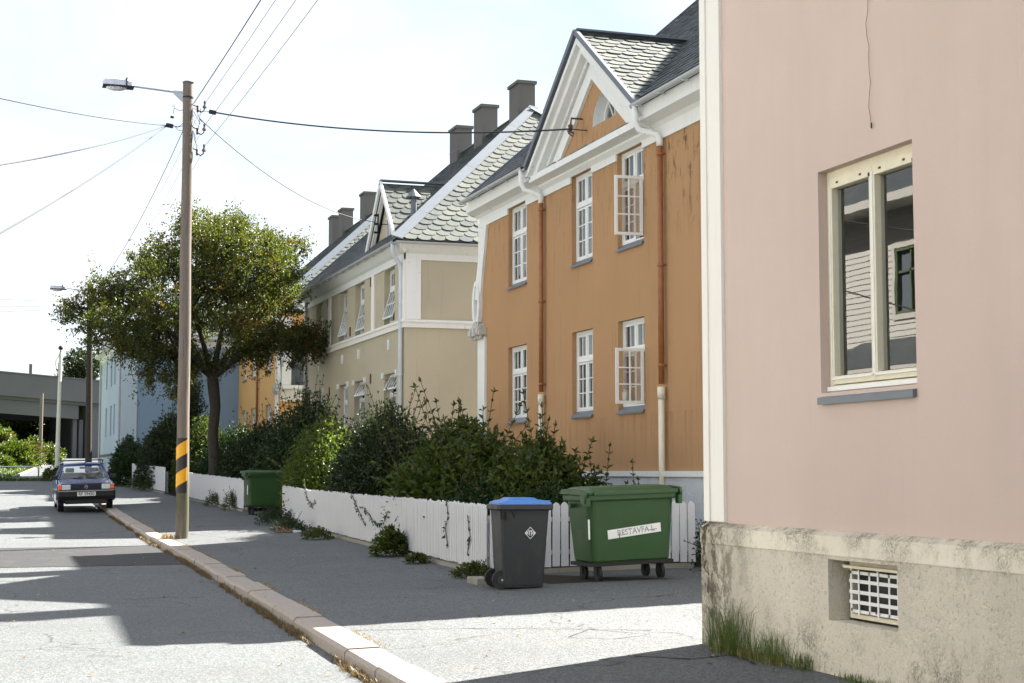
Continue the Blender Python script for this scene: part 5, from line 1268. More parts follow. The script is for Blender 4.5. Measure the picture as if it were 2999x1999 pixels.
container('green waste container half hidden by shrubs at the far end of the long picket fence', (7.28, 42.7, gz(7.2, 42.7) - 0.01), R(2), 0, False)

def wheelie_bin():
    h = thing('wheelie_bin', 'charcoal grey wheelie bin with blue lid in front of the white fence', 'waste bin', (0, 0, 0))
    m = MB(); m.loft([rrect(0.0, 0, 0.50, 0.47, 0.05, 0.02), rrect(0, 0, 0.52, 0.48, 0.05, 0.06), rrect(0.01, 0, 0.615, 0.56, 0.06, 0.90), rrect(0.01, 0, 0.63, 0.575, 0.06, 0.97)]); b = m.build('body', 'grey', h)
    m = MB(); m.loft([rrect(0.01, 0, 0.69, 0.62, 0.06, 0.955), rrect(0.01, 0, 0.715, 0.64, 0.06, 0.97), rrect(0.01, 0, 0.715, 0.64, 0.06, 1.02), rrect(0.01, 0, 0.70, 0.62, 0.06, 1.025)]); m.build('rim', 'grey', h)
    m = MB(); m.loft([rrect(0.02, 0, 0.68, 0.59, 0.06, 1.027), rrect(0.02, 0, 0.67, 0.58, 0.06, 1.05), rrect(0.02, 0, 0.55, 0.5, 0.06, 1.075), rrect(0.0, 0, 0.40, 0.44, 0.05, 1.082), rrect(0.0, 0, 0.32, 0.40, 0.05, 1.105), rrect(0, 0, 0.30, 0.38, 0.05, 1.108)]); m.build('lid', 'bluelid', h)
    for y in (-0.2, 0.2): m = MB(); m.box(0.31, 0.345, y - 0.02, y + 0.02, 1.02, 1.075); m.build('lid_hinge', 'bluelid', h)
    m = MB(); m.box(-0.31, -0.22, -0.315, -0.302, 0.85, 0.955); m.box(-0.29, -0.28, -0.33, -0.3, 0.84, 0.95); m.box(-0.25, -0.24, -0.33, -0.3, 0.84, 0.95); m.build('handle', 'black', h)
    m = MB(); m.prism([(-0.17, 0.955), (-0.08, 0.955), (-0.125, 0.87)], -0.30, -0.285); m.build('gusset', 'black', h)
    for y in (-0.19, 0.19):
        m = MB(); m.tube([(-0.27, y - 0.025, 0.115), (-0.27, y + 0.025, 0.115)], 0.115, 20); w = m.build('wheel', 'black', h)
        m = MB(); m.tube([(-0.27, y - 0.03, 0.115), (-0.27, y + 0.03, 0.115)], 0.05, 12); m.build('hub', 'grey', w)
    m = MB(); m.tube([(-0.27, -0.25, 0.115), (-0.27, 0.25, 0.115)], 0.012, 6); m.build('axle', 'steel', h)
    # printed diamond mark with lettering
    sl_ = 0.04 / 0.84
    def T(p): z = 0.68 + p[2]; return (0.075 + p[0], -(0.24 + (z - 0.06) * sl_ ) - 0.003 - p[1], z)
    m = MB(T); rr_ = 0.074
    for q in range(4):
        a = (R(90 * q)); b2 = R(90 * (q + 1)); A = Vector((rr_ * 0.95 * math.cos(a), rr_ * math.sin(a))); B = Vector((rr_ * 0.95 * math.cos(b2), rr_ * math.sin(b2)))
        m.prism([tuple(A), tuple(B), tuple(B * 0.89), tuple(A * 0.89)], 0.0, 0.001)
    e = m.build('diamond_mark', 'label', h)
    for s in (-1, 1):
        m = MB(T)
        for q in range(16):
            a = 2 * math.pi * q / 16; b2 = 2 * math.pi * (q + 1) / 16; c = s * 0.043
            f = lambda t, k_: (c + 0.0165 * k_ * math.cos(t), 0.0165 * k_ * math.sin(t)); m.prism([f(a, 1.05), f(b2, 1.05), f(b2, 0.45), f(a, 0.45)], 0.0, 0.001)
        m.build('letter_o', 'label', e)
        m = MB(T); m.box(s * 0.0125 - 0.0045, s * 0.0125 + 0.0045, 0, 0.001, -0.03, 0.021); m.build('letter_t', 'label', e)
    m = MB(T); m.box(-0.028, 0.028, 0.0, 0.0011, 0.021, 0.03); m.build('letter_bar', 'label', e)
    m = MB(); m.box(0.303, 0.308, -0.2, -0.16, 0.56, 0.66); m.build('side_tag', 'label', h)
    h.location = (6.26, 18.45, 0.195); h.rotation_euler = (0, 0, R(-4)); return h
wheelie_bin()
m = MB(); m.box(5.94, 6.14, 19.15, 19.6, 0.15, 0.27); tag(m.build('concrete_block', 'concreteold', bevel=0.015), 'small mossy concrete block on the ground at the corner of the picket fence', 'block')

# ---------------------------------------------------------------- parked car
def car():
    h = thing('parked_car', 'dark blue older hatchback with roof rack parked half on the kerb, plate RF 59450', 'car', (0, 0, 0))
    w = 0.815
    # lower body from a side profile with wheel arches (y back, z up), front at y=0
    def arch(cy, r, z0, k=10): return [(cy + r * math.cos(math.pi * i / k), z0 + r * math.sin(math.pi * i / k)) for i in range(k, -1, -1)]
    prof = [(0.02, 0.36), (0.02, 0.62), (0.06, 0.80), (0.35, 0.845), (1.15, 0.93), (1.30, 0.95), (3.9, 0.97), (4.22, 0.94), (4.25, 0.60), (4.22, 0.34), (3.75, 0.30)]
    bot = [(a, b) for a, b in arch(3.35, 0.335, 0.30)][::-1] + [(1.1, 0.22)] + [(a, b) for a, b in arch(0.78, 0.335, 0.30)][::-1]
    m = MB(); rings = prof + bot + [(0.30, 0.30)]
    lo = []
    for x, k in ((-w, 0.955), (-w * 0.93, 1.0), (w * 0.93, 1.0), (w, 0.955)):
        lo.append([(x, y * (1 if abs(x) < w * 0.95 else 0.985) + (0 if abs(x) < w * 0.95 else 0.05), z if z < 0.7 else 0.7 + (z - 0.7) * (1 if abs(x) < w * 0.95 else 0.75)) for y, z in rings])
    m.loft(lo); m.build('body', 'carpaint', h, bevel=0.0)
    # hood crease panel
    m = MB(); m.add([(-0.68, 0.12, 0.835), (0.68, 0.12, 0.835), (0.62, 1.12, 0.945), (-0.62, 1.12, 0.945), (-0.72, 0.12, 0.80), (0.72, 0.12, 0.80), (0.70, 1.12, 0.90), (-0.70, 1.12, 0.90)], [(0, 1, 2, 3), (0, 3, 7, 4), (1, 5, 6, 2), (0, 4, 5, 1), (2, 6, 7, 3)]); m.build('hood', 'carpaint', h, bevel=0.012)
    # greenhouse: pillars, roof, glass
    A = {'fl': (-0.70, 1.22, 0.94), 'fr': (0.70, 1.22, 0.94), 'tl': (-0.56, 1.92, 1.34), 'tr': (0.56, 1.92, 1.34), 'rl': (-0.56, 3.2, 1.34), 'rr': (0.56, 3.2, 1.34), 'bl': (-0.68, 3.98, 0.97), 'br': (0.68, 3.98, 0.97)}
    m = MB(); 
    m.loft([[(-0.58, y, z - 0.02), (-0.5, y, z + 0.025), (0, y, z + 0.045), (0.5, y, z + 0.025), (0.58, y, z - 0.02), (0, y, z - 0.01)] for y, z in ((1.86, 1.32), (2.0, 1.355), (2.6, 1.37), (3.1, 1.36), (3.24, 1.325))]); m.build('roof', 'carpaint', h, smooth=True)
    for s in (-1, 1):
        m = MB(); m.tube([(s * 0.73, 1.20, 0.93), (s * 0.575, 1.9, 1.33)], 0.032, 6); m.build('pillar', 'carpaint', h)
        m = MB(); m.tube([(s * 0.69, 4.0, 0.96), (s * 0.575, 3.2, 1.33)], 0.05, 6); m.build('pillar', 'carpaint', h)
        m = MB(); m.tube([(s * 0.725, 2.45, 0.95), (s * 0.58, 2.42, 1.33)], 0.03, 6); m.build('pillar', 'carpaint', h)
        g = MB(); g.quad((s * 0.72, 1.28, 0.95), (s * 0.57, 1.95, 1.33), (s * 0.57, 3.18, 1.33), (s * 0.69, 3.9, 0.96)); g.build('side_window', 'glass', h, recalc=False)
    g = MB(); g.quad((-0.70, 1.22, 0.95), (0.70, 1.22, 0.95), (0.56, 1.90, 1.335), (-0.56, 1.90, 1.335)); g.build('windscreen', 'glass', h, recalc=False)
    g = MB(); g.quad((-0.68, 3.98, 0.98), (0.68, 3.98, 0.98), (0.56, 3.24, 1.335), (-0.56, 3.24, 1.335)); g.build('rear_window', 'glass', h, recalc=False)
    for s in (-0.36, 0.36):
        m = MB(); m.box(s - 0.24, s + 0.24, 2.2, 2.34, 0.6, 1.10); m.box(s - 0.13, s + 0.13, 2.28, 2.36, 1.11, 1.24); m.build('seat', 'seat', h, bevel=0.03)
    m = MB(); m.box(-0.6, 0.6, 3.2, 3.35, 0.6, 1.08); m.build('rear_seat', 'seat', h, bevel=0.03)
    m = MB(); m.box(-0.66, 0.66, 1.25, 1.55, 0.8, 0.955); m.build('dashboard', 'bumper', h)
    m = MB(); m.box(-0.09, 0.09, 1.86, 1.88, 1.22, 1.28); m.build('rear_view_mirror', 'bumper', h)
    # front
    m = MB(); m.box(-0.42, 0.42, -0.004, 0.03, 0.665, 0.80); g = m.build('grille', 'bumper', h)
    m = MB()
    for q in range(20):
        a = 2 * math.pi * q / 20; b = 2 * math.pi * (q + 1) / 20; f = lambda t, k: (0.048 * k * math.cos(t), 0.735 + 0.048 * k * math.sin(t)); m.prism([f(a, 1), f(b, 1), f(b, 0.78), f(a, 0.78)], -0.012, -0.005)
    m.prism([(-0.062, 0.724), (0.012, 0.742), (-0.004, 0.728), (0.062, 0.747), (-0.012, 0.731), (0.004, 0.744)], -0.013, -0.005); m.build('emblem', 'chrome', g)
    for s in (-1, 1):
        m = MB(); a, b = sorted((s * 0.44, s * 0.68)); m.box(a, b, -0.012, 0.03, 0.655, 0.805); l_ = m.build('headlight', 'lens', h, bevel=0.015)
        m = MB(); a, b = sorted((s * 0.685, s * 0.795)); m.box(a, b, 0.0, 0.16, 0.655, 0.80); m.build('indicator', 'amber', h, bevel=0.015)
        m = MB(); m.box(s * 0.86 - 0.10, s * 0.86 + 0.10, 1.28, 1.36, 0.93, 1.05); m.build('wing_mirror', 'bumper', h, bevel=0.02)
        m = MB(); m.box(*(sorted((s * 0.80, s * 0.828))), 1.2, 2.95, 0.52, 0.60); m.build('side_trim', 'bumper', h, bevel=0.006)
        m = MB(); m.tube([(s * 0.2 - 0.16, 1.17, 0.95), (s * 0.2 + 0.18, 1.2, 0.985)], 0.012, 5); m.build('wiper', 'cable', h)
        for y in (0.78, 3.35):
            x = s * 0.70; m = MB(); K_ = 20
            prof_ = [(-0.085, 0.20), (-0.085, 0.265), (-0.06, 0.288), (0.06, 0.288), (0.085, 0.265), (0.085, 0.20)]
            m.loft([[(x + dx, y + r_ * math.cos(2 * math.pi * k / K_), 0.288 + r_ * math.sin(2 * math.pi * k / K_)) for k in range(K_)] for dx, r_ in prof_])
            t = m.build('wheel', 'black', h); m = MB(); m.tube([(x - 0.088 , y, 0.288), (x + 0.088, y, 0.288)], 0.19, 18); m.build('rim', 'steel', t)
    m = MB(); m.loft([[(x, y, z) for y, z in ((-0.06 + ad, 0.37), (-0.10 + ad, 0.46), (-0.10 + ad, 0.60), (-0.05 + ad, 0.645), (0.12, 0.645), (0.12, 0.37))] for x, ad in ((-0.83, 0.1), (-0.78, 0.02), (0.78, 0.02), (0.83, 0.1))]); b = m.build('bumper', 'bumper', h, bevel=0.01)
    m = MB(); m.box(-0.79, 0.79, -0.087, -0.08, 0.612, 0.63); m.build('bumper_strip', 'steel', b)
    m = MB(); m.box(-0.8, 0.8, 4.2, 4.36, 0.37, 0.62); m.build('bumper', 'bumper', h, bevel=0.02)
    m = MB(); m.box(-0.6, 0.6, 0.0, 0.1, 0.24, 0.37); m.build('valance', 'bumper', h)
    m = MB(); m.box(-0.26, 0.26, -0.098, -0.09, 0.47, 0.585); p = m.build('number_plate', 'plate', h)
    textmesh('RF 59450', 0.125, 'plate_text', 'cable', p, lambda q: (q[0] * 0.94, -0.100 - q[1] * 0.3, 0.5275 + q[2]), 0.001, True)
    m = MB()
    for y in (2.05, 3.0):
        m.tube([(-0.64, y, 1.47), (0.64, y, 1.47)], 0.014, 6)
        for s in (-1, 1): m.tube([(s * 0.6, y, 1.47), (s * 0.585, y, 1.33)], 0.014, 6); m.box(s * 0.6 - 0.03, s * 0.6 + 0.03, y - 0.04, y + 0.04, 1.33, 1.37)
    m.build('roof_rack', 'cable', h)
    h.location = (2.88, 48.6, zr(48.6) + 0.03); h.rotation_euler = (R(1.2), R(-1.8), R(-0.3)); h.scale = (1.02, 1.02, 1.02)
car()

# ---------------------------------------------------------------- railing on the far side of the bend
h = thing('tube_railing', 'low grey tube railing at the far left edge of the road', 'railing', (0, 76.5, 1.2))
for i, (x0, x1) in enumerate(((-2.2, 0.2), (0.35, 2.35))):
    z = 1.18; y = 77.0
    if i == 1: m = MB(); m.tube([(x0 + 0.4, y, z - 0.1), (x0 + 0.4, y, z + 0.66)], 0.035, 8); m.build('post', 'steel', h)
    m = MB(); m.tube([(x0, y, z - 0.1), (x0, y, z + 0.55), (x0 + 0.12, y, z + 0.66), (x1 - 0.12, y, z + 0.68), (x1, y, z + 0.57), (x1, y, z - 0.1)], 0.035, 8); m.build('rail', 'steel', h, smooth=True)

# ---------------------------------------------------------------- vegetation
def leaf_object(name, P, D, N, Ln, mat, parent=None, ratio=0.42, fold=0.18):
    P = np.asarray(P, float); D = np.asarray(D, float); N = np.asarray(N, float); Ln = np.asarray(Ln, float)[:, None]
    D /= np.linalg.norm(D, axis=1)[:, None] + 1e-9
    Sd = np.cross(D, N); Sd /= np.linalg.norm(Sd, axis=1)[:, None] + 1e-9; Nn = np.cross(Sd, D)
    n = len(P); V = np.empty((n, 4, 3)); V[:, 0] = P; V[:, 2] = P + D * Ln - Nn * Ln * 0.12
    V[:, 1] = P + D * Ln * 0.45 + Sd * Ln * ratio * 0.5 + Nn * Ln * fold; V[:, 3] = P + D * Ln * 0.45 - Sd * Ln * ratio * 0.5 + Nn * Ln * fold
    me = bpy.data.meshes.new(name); me.vertices.add(4 * n); me.vertices.foreach_set('co', V.reshape(-1))
    me.loops.add(6 * n); me.polygons.add(2 * n)
    b = np.arange(n)[:, None] * 4; idx = np.concatenate([b + np.array([[0, 1, 2]]), b + np.array([[0, 2, 3]])], 1).reshape(-1)
    me.loops.foreach_set('vertex_index', idx.astype(np.int32)); me.polygons.foreach_set('loop_start', np.arange(0, 6 * n, 3, dtype=np.int32)); me.polygons.foreach_set('loop_total', np.full(2 * n, 3, np.int32))
    me.update(calc_edges=True); me.validate(); me.materials.append(M[mat]); o = bpy.data.objects.new(name, me); COL.objects.link(o)
    if parent: attach(o, parent)
    return o

def rand_dirs(g, n): v = g.normal(size=(n, 3)); return v / np.linalg.norm(v, axis=1)[:, None]

def bush(name, label, cat, c, rx, ry, h, shoots, leaf, mat, seed, group='garden shrubs', pairs=9, fill=3000, spike=0.35, stem='stem', zbase=None, droop=0.0, low=0.15, lean=(0, 0)):
    g = np.random.default_rng(seed); z0 = gz(c[0], c[1]) if zbase is None else zbase
    t = thing(name, label, cat, (c[0], c[1], z0), group)
    P = []; D = []; N = []; Ln = []; st = MB()
    for i in range(shoots):
        a = g.uniform(0, 2 * math.pi); e = g.uniform(low, 1.0) ** 0.8 * (math.pi / 2)
        k = g.uniform(0.82, 1.06) + (g.uniform(0, spike * 0.8) if g.random() < 0.08 else 0)
        end = np.array([c[0] + lean[0] * math.sin(e) + rx * math.cos(e) * math.cos(a) * k, c[1] + lean[1] * math.sin(e) + ry * math.cos(e) * math.sin(a) * k, z0 + h * (0.06 + 0.94 * math.sin(e)) * k - droop * math.cos(e)])
        s0 = np.array([c[0] + g.uniform(-.35, .35) * rx, c[1] + g.uniform(-.35, .35) * ry, z0]); mid = (s0 + end) / 2 + np.array([0, 0, 0.18 * h]) * (1 - math.sin(e)) + (end - s0) * 0.1
        m_ = pairs; ts = np.linspace(0.38, 1.0, m_)
        pts = np.array([(1 - q) ** 2 * s0 + 2 * q * (1 - q) * mid + q * q * end for q in ts]); dr = np.gradient(pts, axis=0); dr /= np.linalg.norm(dr, axis=1)[:, None]
        if k > 1.05 or i % 14 == 0: st.tube([tuple(s0 * 0.4 + mid * 0.6)] + [tuple(p) for p in pts[::3]] + [tuple(pts[-1])], 0.006 if leaf > 0.05 else 0.004, 4, cap=False)
        ph = g.uniform(0, math.pi)
        for j in range(m_):
            d = dr[j]; s = np.cross(d, [0, 0, 1.0]); s /= np.linalg.norm(s) + 1e-9; s2 = np.cross(s, d); an = ph + j * (math.pi / 2)
            for sg in (1, -1):
                o_ = (s * math.cos(an) + s2 * math.sin(an)) * sg; dd = o_ * 0.9 + d * 0.75 + g.normal(size=3) * 0.18
                P.append(pts[j]); D.append(dd); N.append(d - o_ * 0.3 + g.normal(size=3) * 0.25); Ln.append(leaf * g.uniform(0.65, 1.1) * (1.15 - 0.45 * j / m_))
        P.append(pts[-1]); D.append(dr[-1]); N.append(g.normal(size=3)); Ln.append(leaf * 0.8)
    if fill:
        fill = int(fill * 1.5)
        v = rand_dirs(g, fill); v[:, 2] = np.abs(v[:, 2]); r = g.uniform(0.35, 0.97, fill)[:, None] ** 0.6
        q = np.array([c[0], c[1], z0 + 0.03 * h]) + v * r * np.array([rx * .97, ry * .97, h * 0.93]); q[:, 0] += lean[0] * v[:, 2]; q[:, 1] += lean[1] * v[:, 2]
        P += list(q); D += list(v + rand_dirs(g, fill) * 0.8); N += list(rand_dirs(g, fill) + [0, 0, 0.8]); Ln += list(leaf * g.uniform(0.5, 1.35, fill))
    leaf_object('foliage', P, D, N, Ln, mat, t, 0.46)
    if st.v: st.build('stems', stem, t, recalc=False)
    return t

bush('hedge_shrub', 'broad shrub with sunlit yellow green leaves at the far end of the long picket fence', 'shrub', (7.95, 38.4), 0.98, 3.7, 2.35, 760, 0.12, 'leafA', 1, fill=7000, spike=0.5)
bush('dark_shrub', 'tall dark shrub rising highest behind the middle of the long picket fence', 'shrub', (8.3, 33.4), 1.35, 3.1, 2.65, 700, 0.11, 'leafB', 2, fill=9000, spike=0.45)
bush('privet_shrub', 'olive green leafy shrub with upright shoots behind the near part of the picket fence', 'shrub', (7.9, 26.4), 1.3, 3.0, 2.1, 620, 0.16, 'leafC', 3, fill=6000, spike=0.6)
bush('privet_shrub', 'slim leafy shrub in front of the orange downpipe, above the grey bin', 'shrub', (8.2, 23.2), 1.0, 1.4, 1.8, 230, 0.155, 'leafC', 4, fill=1800, spike=0.7, pairs=10)
bush('low_shrub', 'low dark green shrub behind the picket fence corner by the bins', 'shrub', (7.9, 21.9), 1.1, 1.1, 1.05, 300, 0.10, 'leafD', 5, fill=3200, spike=0.3)
bush('low_shrub', 'dark green ground shrub under the olive shrubs behind the fence', 'shrub', (7.5, 24.0), .8, 1.9, 1.15, 300, 0.11, 'leafD', 6, fill=3600, spike=0.3)
bush('small_shrub', 'sparse small shrub against the orange wall above the green lid', 'shrub', (9.0, 22.8), 0.55, 0.5, 1.35, 40, 0.12, 'leafC', 7, fill=120, spike=0.5)
bush('small_shrub', 'little leafy sprig against the white base of the orange house', 'shrub', (9.3, 21.9), 0.45, 0.4, 1.15, 30, 0.11, 'leafC', 8, fill=60, spike=0.5)
bush('dark_shrub', 'deep green arching shrub with compound leaves behind the far green container', 'shrub', (8.7, 44.6), 1.7, 2.6, 3.25, 620, 0.115, 'leafD', 9, fill=9000, spike=0.4, zbase=0.5)
bush('dark_shrub', 'dark spreading shrub overhanging the middle picket fence under the big tree', 'shrub', (8.2, 48.8), 1.6, 2.9, 2.35, 600, 0.115, 'leafB', 10, fill=9000, spike=0.4)
bush('dark_shrub', 'dark shrub in the shade left of the tree trunk', 'shrub', (8.2, 54.0), 1.6, 2.6, 2.3, 520, 0.12, 'leafD', 11, fill=7000, spike=0.4)
bush('rounded_shrub', 'rounded dark shrub on the left with a sky of blue wall behind it', 'shrub', (6.7, 61.5), 1.35, 3.0, 2.7, 620, 0.13, 'leafB', 12, fill=9000, spike=0.35)
bush('rounded_shrub', 'green shrub with a lit side beside the striped pole', 'shrub', (7.4, 57.0), 1.2, 2.0, 2.6, 450, 0.13, 'leafC', 13, fill=6000, spike=0.35)
bush('corner_shrub', 'low leafy shrub in front of the corner of the blue house', 'shrub', (5.6, 66.3), 0.9, 2.0, 1.9, 380, 0.12, 'leafD', 14, fill=4500, spike=0.35)
bush('slim_tree', 'slim little tree with two dark crowns in front of the blue wall', 'tree', (7.3, 60.0), 1.0, 1.2, 4.35, 220, 0.13, 'leafB', 15, fill=1600, spike=0.15, low=0.62, group=None)

def big_tree():
    g = np.random.default_rng(21); Y = 50.5; zb = gz(7.0, Y)
    t = thing('rowan_tree', 'big spreading tree with green and rusty leaves behind the white fence', 'tree', (6.95, Y, zb))
    tr = MB(); P = [(6.93, Y, zb - 0.1), (6.90, Y, 1.8), (6.84, Y, 2.8), (6.90, Y, 3.7), (6.82, Y, 4.45), (6.78, Y, 4.75)]
    tr.tube(P, [0.23, 0.18, 0.165, 0.17, 0.19, 0.14], 14); tr.build('trunk', 'bark', t, smooth=True)
    def w(px, py, yy): return np.array([6.76 + (px - 490) / 71.5 + (yy - Y) * 0.0, yy, 4.6 + (870 - py) / 71.5])
    cl = [(450, 540, 62), (530, 535, 62), (600, 560, 55), (655, 600, 48), (390, 600, 58), (340, 625, 40), (480, 640, 78), (575, 640, 72), (650, 670, 50), (300, 685, 52), (235, 690, 45), (188, 712, 26), (375, 710, 66), (460, 735, 55), (560, 735, 55), (640, 765, 50), (695, 770, 48), (727, 770, 24), (320, 775, 42), (255, 745, 42), (210, 755, 26), (370, 825, 34), (400, 872, 30), (345, 840, 22), (560, 795, 36), (610, 800, 30), (420, 800, 40), (500, 585, 55), (420, 500, 22), (560, 505, 26), (690, 555, 16), (640, 560, 30), (430, 895, 20), (445, 860, 28), (465, 830, 30), (330, 812, 26), (540, 822, 26), (360, 868, 16), (290, 812, 16), (225, 790, 16), (600, 830, 16), (680, 812, 20), (735, 800, 14), (170, 735, 14)]
    clumps = []
    for px, py, r in cl:
        rr = r / 71.5 * 0.88; big = r > 40
        for k in range(3 if big else 2):
            yy = Y + (g.uniform(-2.6, 2.6) if big else g.uniform(-1.2, 1.2)); c = w(px + g.uniform(-14, 14), py + g.uniform(-14, 14), yy)
            sc_ = yy / Y; c[0] = c[0] * sc_; c[2] = 1.62 + (c[2] - 1.62) * sc_
            clumps.append((c, rr * g.uniform(0.8, 1.0)))
    # limbs from the fork towards the clumps, each splitting on the way
    limbs = [np.array([5.2, Y - 0.6, 6.2]), np.array([6.2, Y + 0.8, 6.9]), np.array([7.2, Y - 0.4, 7.0]), np.array([8.0, Y + 0.5, 6.2]), np.array([5.6, Y + 1.0, 5.5]), np.array([8.7, Y - 0.2, 5.9])]
    fork = np.array([6.80, Y, 4.6]); br = MB()
    for L_ in limbs:
        mid = (fork + L_) / 2 + np.array([0, 0, 0.12]); br.tube([tuple(fork), tuple(fork * .7 + mid * .3 + [0, 0, .02]), tuple(mid), tuple(L_)], [0.115, 0.10, 0.075, 0.05], 8)
    for c, r in clumps:
        L_ = min(limbs, key=lambda q: np.linalg.norm(q - c) + 0.3 * abs(q[1] - c[1])); a = L_; m1 = a * 0.5 + c * 0.5 + g.normal(size=3) * 0.14 + [0, 0, -0.1]
        br.tube([tuple(a), tuple(a * .75 + m1 * .25 + g.normal(size=3) * .04), tuple(m1), tuple(c)], [0.055, 0.045, 0.03, 0.012], 5, cap=False)
        for q in range(4):
            e = c + rand_dirs(g, 1)[0] * r * 0.8; br.tube([tuple(m1 * .4 + c * .6), tuple((c + e) / 2 + g.normal(size=3) * .05), tuple(e)], [0.014, 0.01, 0.004], 4, cap=False)
    br.build('branches', 'bark', t, recalc=False)
    Pp, Dd, Nn, LL = [], [], [], []
    for c, r in clumps:
        n = int(2300 * (r / 0.8) ** 2) + 120; tw = max(8, n // 16); d = rand_dirs(g, tw); rad = g.uniform(0.3, 1.22, (tw, 1)) ** 0.75 * r
        base = c + d * rad * np.array([1.05, 1.0, 0.85])
        for b_, dd in zip(base, d):       # small twigs of leaves: gaps between them
            k = 16; q = b_ + np.cumsum(np.tile((dd * 0.5 + g.normal(size=3) * 0.6 + [0, 0, -0.12]) * 0.022, (k, 1)), 0) + g.normal(size=(k, 3)) * 0.045
            Pp.append(q); Dd.append(rand_dirs(g, k) + dd * 0.4 + [0, 0, -0.2]); Nn.append(rand_dirs(g, k) + [0, 0, 0.7]); LL.append(g.uniform(0.06, 0.115, k))
    leaf_object('crown', np.concatenate(Pp), np.concatenate(Dd), np.concatenate(Nn), np.concatenate(LL), 'tree', t, 0.55)
big_tree()

def far_tree(name, label, c, r, n, mat, seed, trunk, leafl=0.3, squash=0.7, group=None):
    g = np.random.default_rng(seed); t = thing(name, label, 'tree' if trunk else 'shrub', (c[0], c[1], trunk or c[2]), group); Pp, Dd, Nn, LL = [], [], [], []
    k = 26; cs = np.array(c) + rand_dirs(g, k) * np.array([r, r, r * squash]) * g.uniform(0.3, 0.85, (k, 1))
    for cc in cs:
        m_ = n // k; d = rand_dirs(g, m_); Pp.append(cc + d * r * 0.33 * g.uniform(0.6, 1.15, (m_, 1))); Dd.append(d + rand_dirs(g, m_) * .7); Nn.append(rand_dirs(g, m_) + [0, 0, .8]); LL.append(g.uniform(0.6, 1.1, m_) * leafl)
    leaf_object('crown' if trunk else 'foliage', np.concatenate(Pp), np.concatenate(Dd), np.concatenate(Nn), np.concatenate(LL), mat, t, 0.6)
    m = MB()
    if trunk:
        m.tube([(c[0], c[1], trunk), (c[0] + .1, c[1], c[2] - r * .3)], [0.25, 0.15], 8); m.build('trunk', 'bark', t)
    b = MB()
    for cc in cs[:12]: b.tube([(c[0], c[1], (trunk or c[2] - r)), tuple((np.array(c) + cc) / 2), tuple(cc)], [0.08, 0.05, 0.02], 4, cap=False)
    b.build('branches', 'bark', t, recalc=False)
far_tree('pine_tree', 'wispy tree showing above the overpass beside the blue house', (7.2, 126, 9.6), 2.3, 5200, 'leafB', 31, 3.0, 0.26, 0.8)
far_tree('roadside_tree', 'dark rounded tree mass seen under the overpass', (3.4, 122, 4.2), 3.2, 12000, 'leafC', 32, 2.0, 0.34, 0.62)
far_tree('roadside_tree', 'smaller dark tree under the overpass towards the left edge', (-0.6, 125, 3.2), 2.0, 9000, 'leafC', 33, 2.0, 0.34, 0.6)
far_tree('bank_shrub', 'bright green shrub on the bank at the left edge', (0.2, 93, 2.9), 1.6, 7000, 'leafH', 34, 0, 0.24, 0.8, 'shrubs on the green bank')
far_tree('bank_shrub', 'low spreading shrub in the middle of the green bank', (1.7, 91, 2.3), 1.5, 7000, 'leafH', 35, 0, 0.2, 0.55, 'shrubs on the green bank')
far_tree('bank_shrub', 'low bush in the middle of the bank beside the pale mast', (3.0, 97, 2.6), 1.5, 6000, 'leafH', 36, 0, 0.2, 0.6, 'shrubs on the green bank')
far_tree('bank_shrub', 'low bush nearest the ramp kerb on the bank', (0.5, 85.5, 1.9), 1.0, 4500, 'leafH', 37, 0, 0.16, 0.55, 'shrubs on the green bank')
far_tree('bank_shrub', 'small yellowing shrub beside the tube railing', (3.0, 76.6, 1.45), 0.55, 1800, 'leafH', 38, 0, 0.12, 0.6, 'shrubs on the green bank')

def weed(c, r, h, n, label, mat='leafC', leaf=0.05, seed=0, name='weed_clump'):
    bush(name, label, 'weed', c, r, r, h, n, leaf, mat, 100 + seed, group='weeds along the foot of the fences', pairs=6, fill=n * 6, spike=0.6, low=0.05)
weed((6.62, 37.6), 0.55, 0.42, 90, 'bushy weed clump at the far end of the long picket fence', seed=1, mat='leafD')
weed((6.42, 34.6), 0.50, 0.30, 70, 'flat weed clump in front of the long picket fence beside the litter', seed=2, mat='leafD')
weed((6.35, 31.2), 0.35, 0.24, 50, 'low weed clump under the hanging vine', seed=3)
weed((6.36, 25.3), 0.32, 0.46, 60, 'tall ragged weed against the middle of the long picket fence', seed=4, leaf=0.09)
weed((6.3, 23.4), 0.2, 0.16, 30, 'tiny weed between the tall weed and the fence corner', seed=5)
weed((6.28, 20.4), 0.30, 0.20, 60, 'low weeds around the concrete block at the fence corner', seed=6)
weed((6.75, 45.5), 0.35, 0.55, 60, 'weed clump at the near end of the middle fence', seed=7)
weed((6.6, 48.0), 0.40, 0.40, 60, 'weed clump halfway along the middle fence', seed=8)
weed((5.85, 60.0), 0.45, 0.45, 60, 'weed clump before the farthest picket fence', seed=9)
weed((5.6, 62.5), 0.5, 0.5, 60, 'yellowish weeds at the end of the farthest picket fence', seed=10, mat='leafA')
weed((9.6, 19.6), 0.45, 0.8, 70, 'dark weeds in the corner between the fence end and the orange house', seed=11, mat='leafB')
weed((10.0, 20.6), 0.45, 0.7, 70, 'dark nettles at the foot of the white plinth right of the green container', seed=12, mat='leafD')

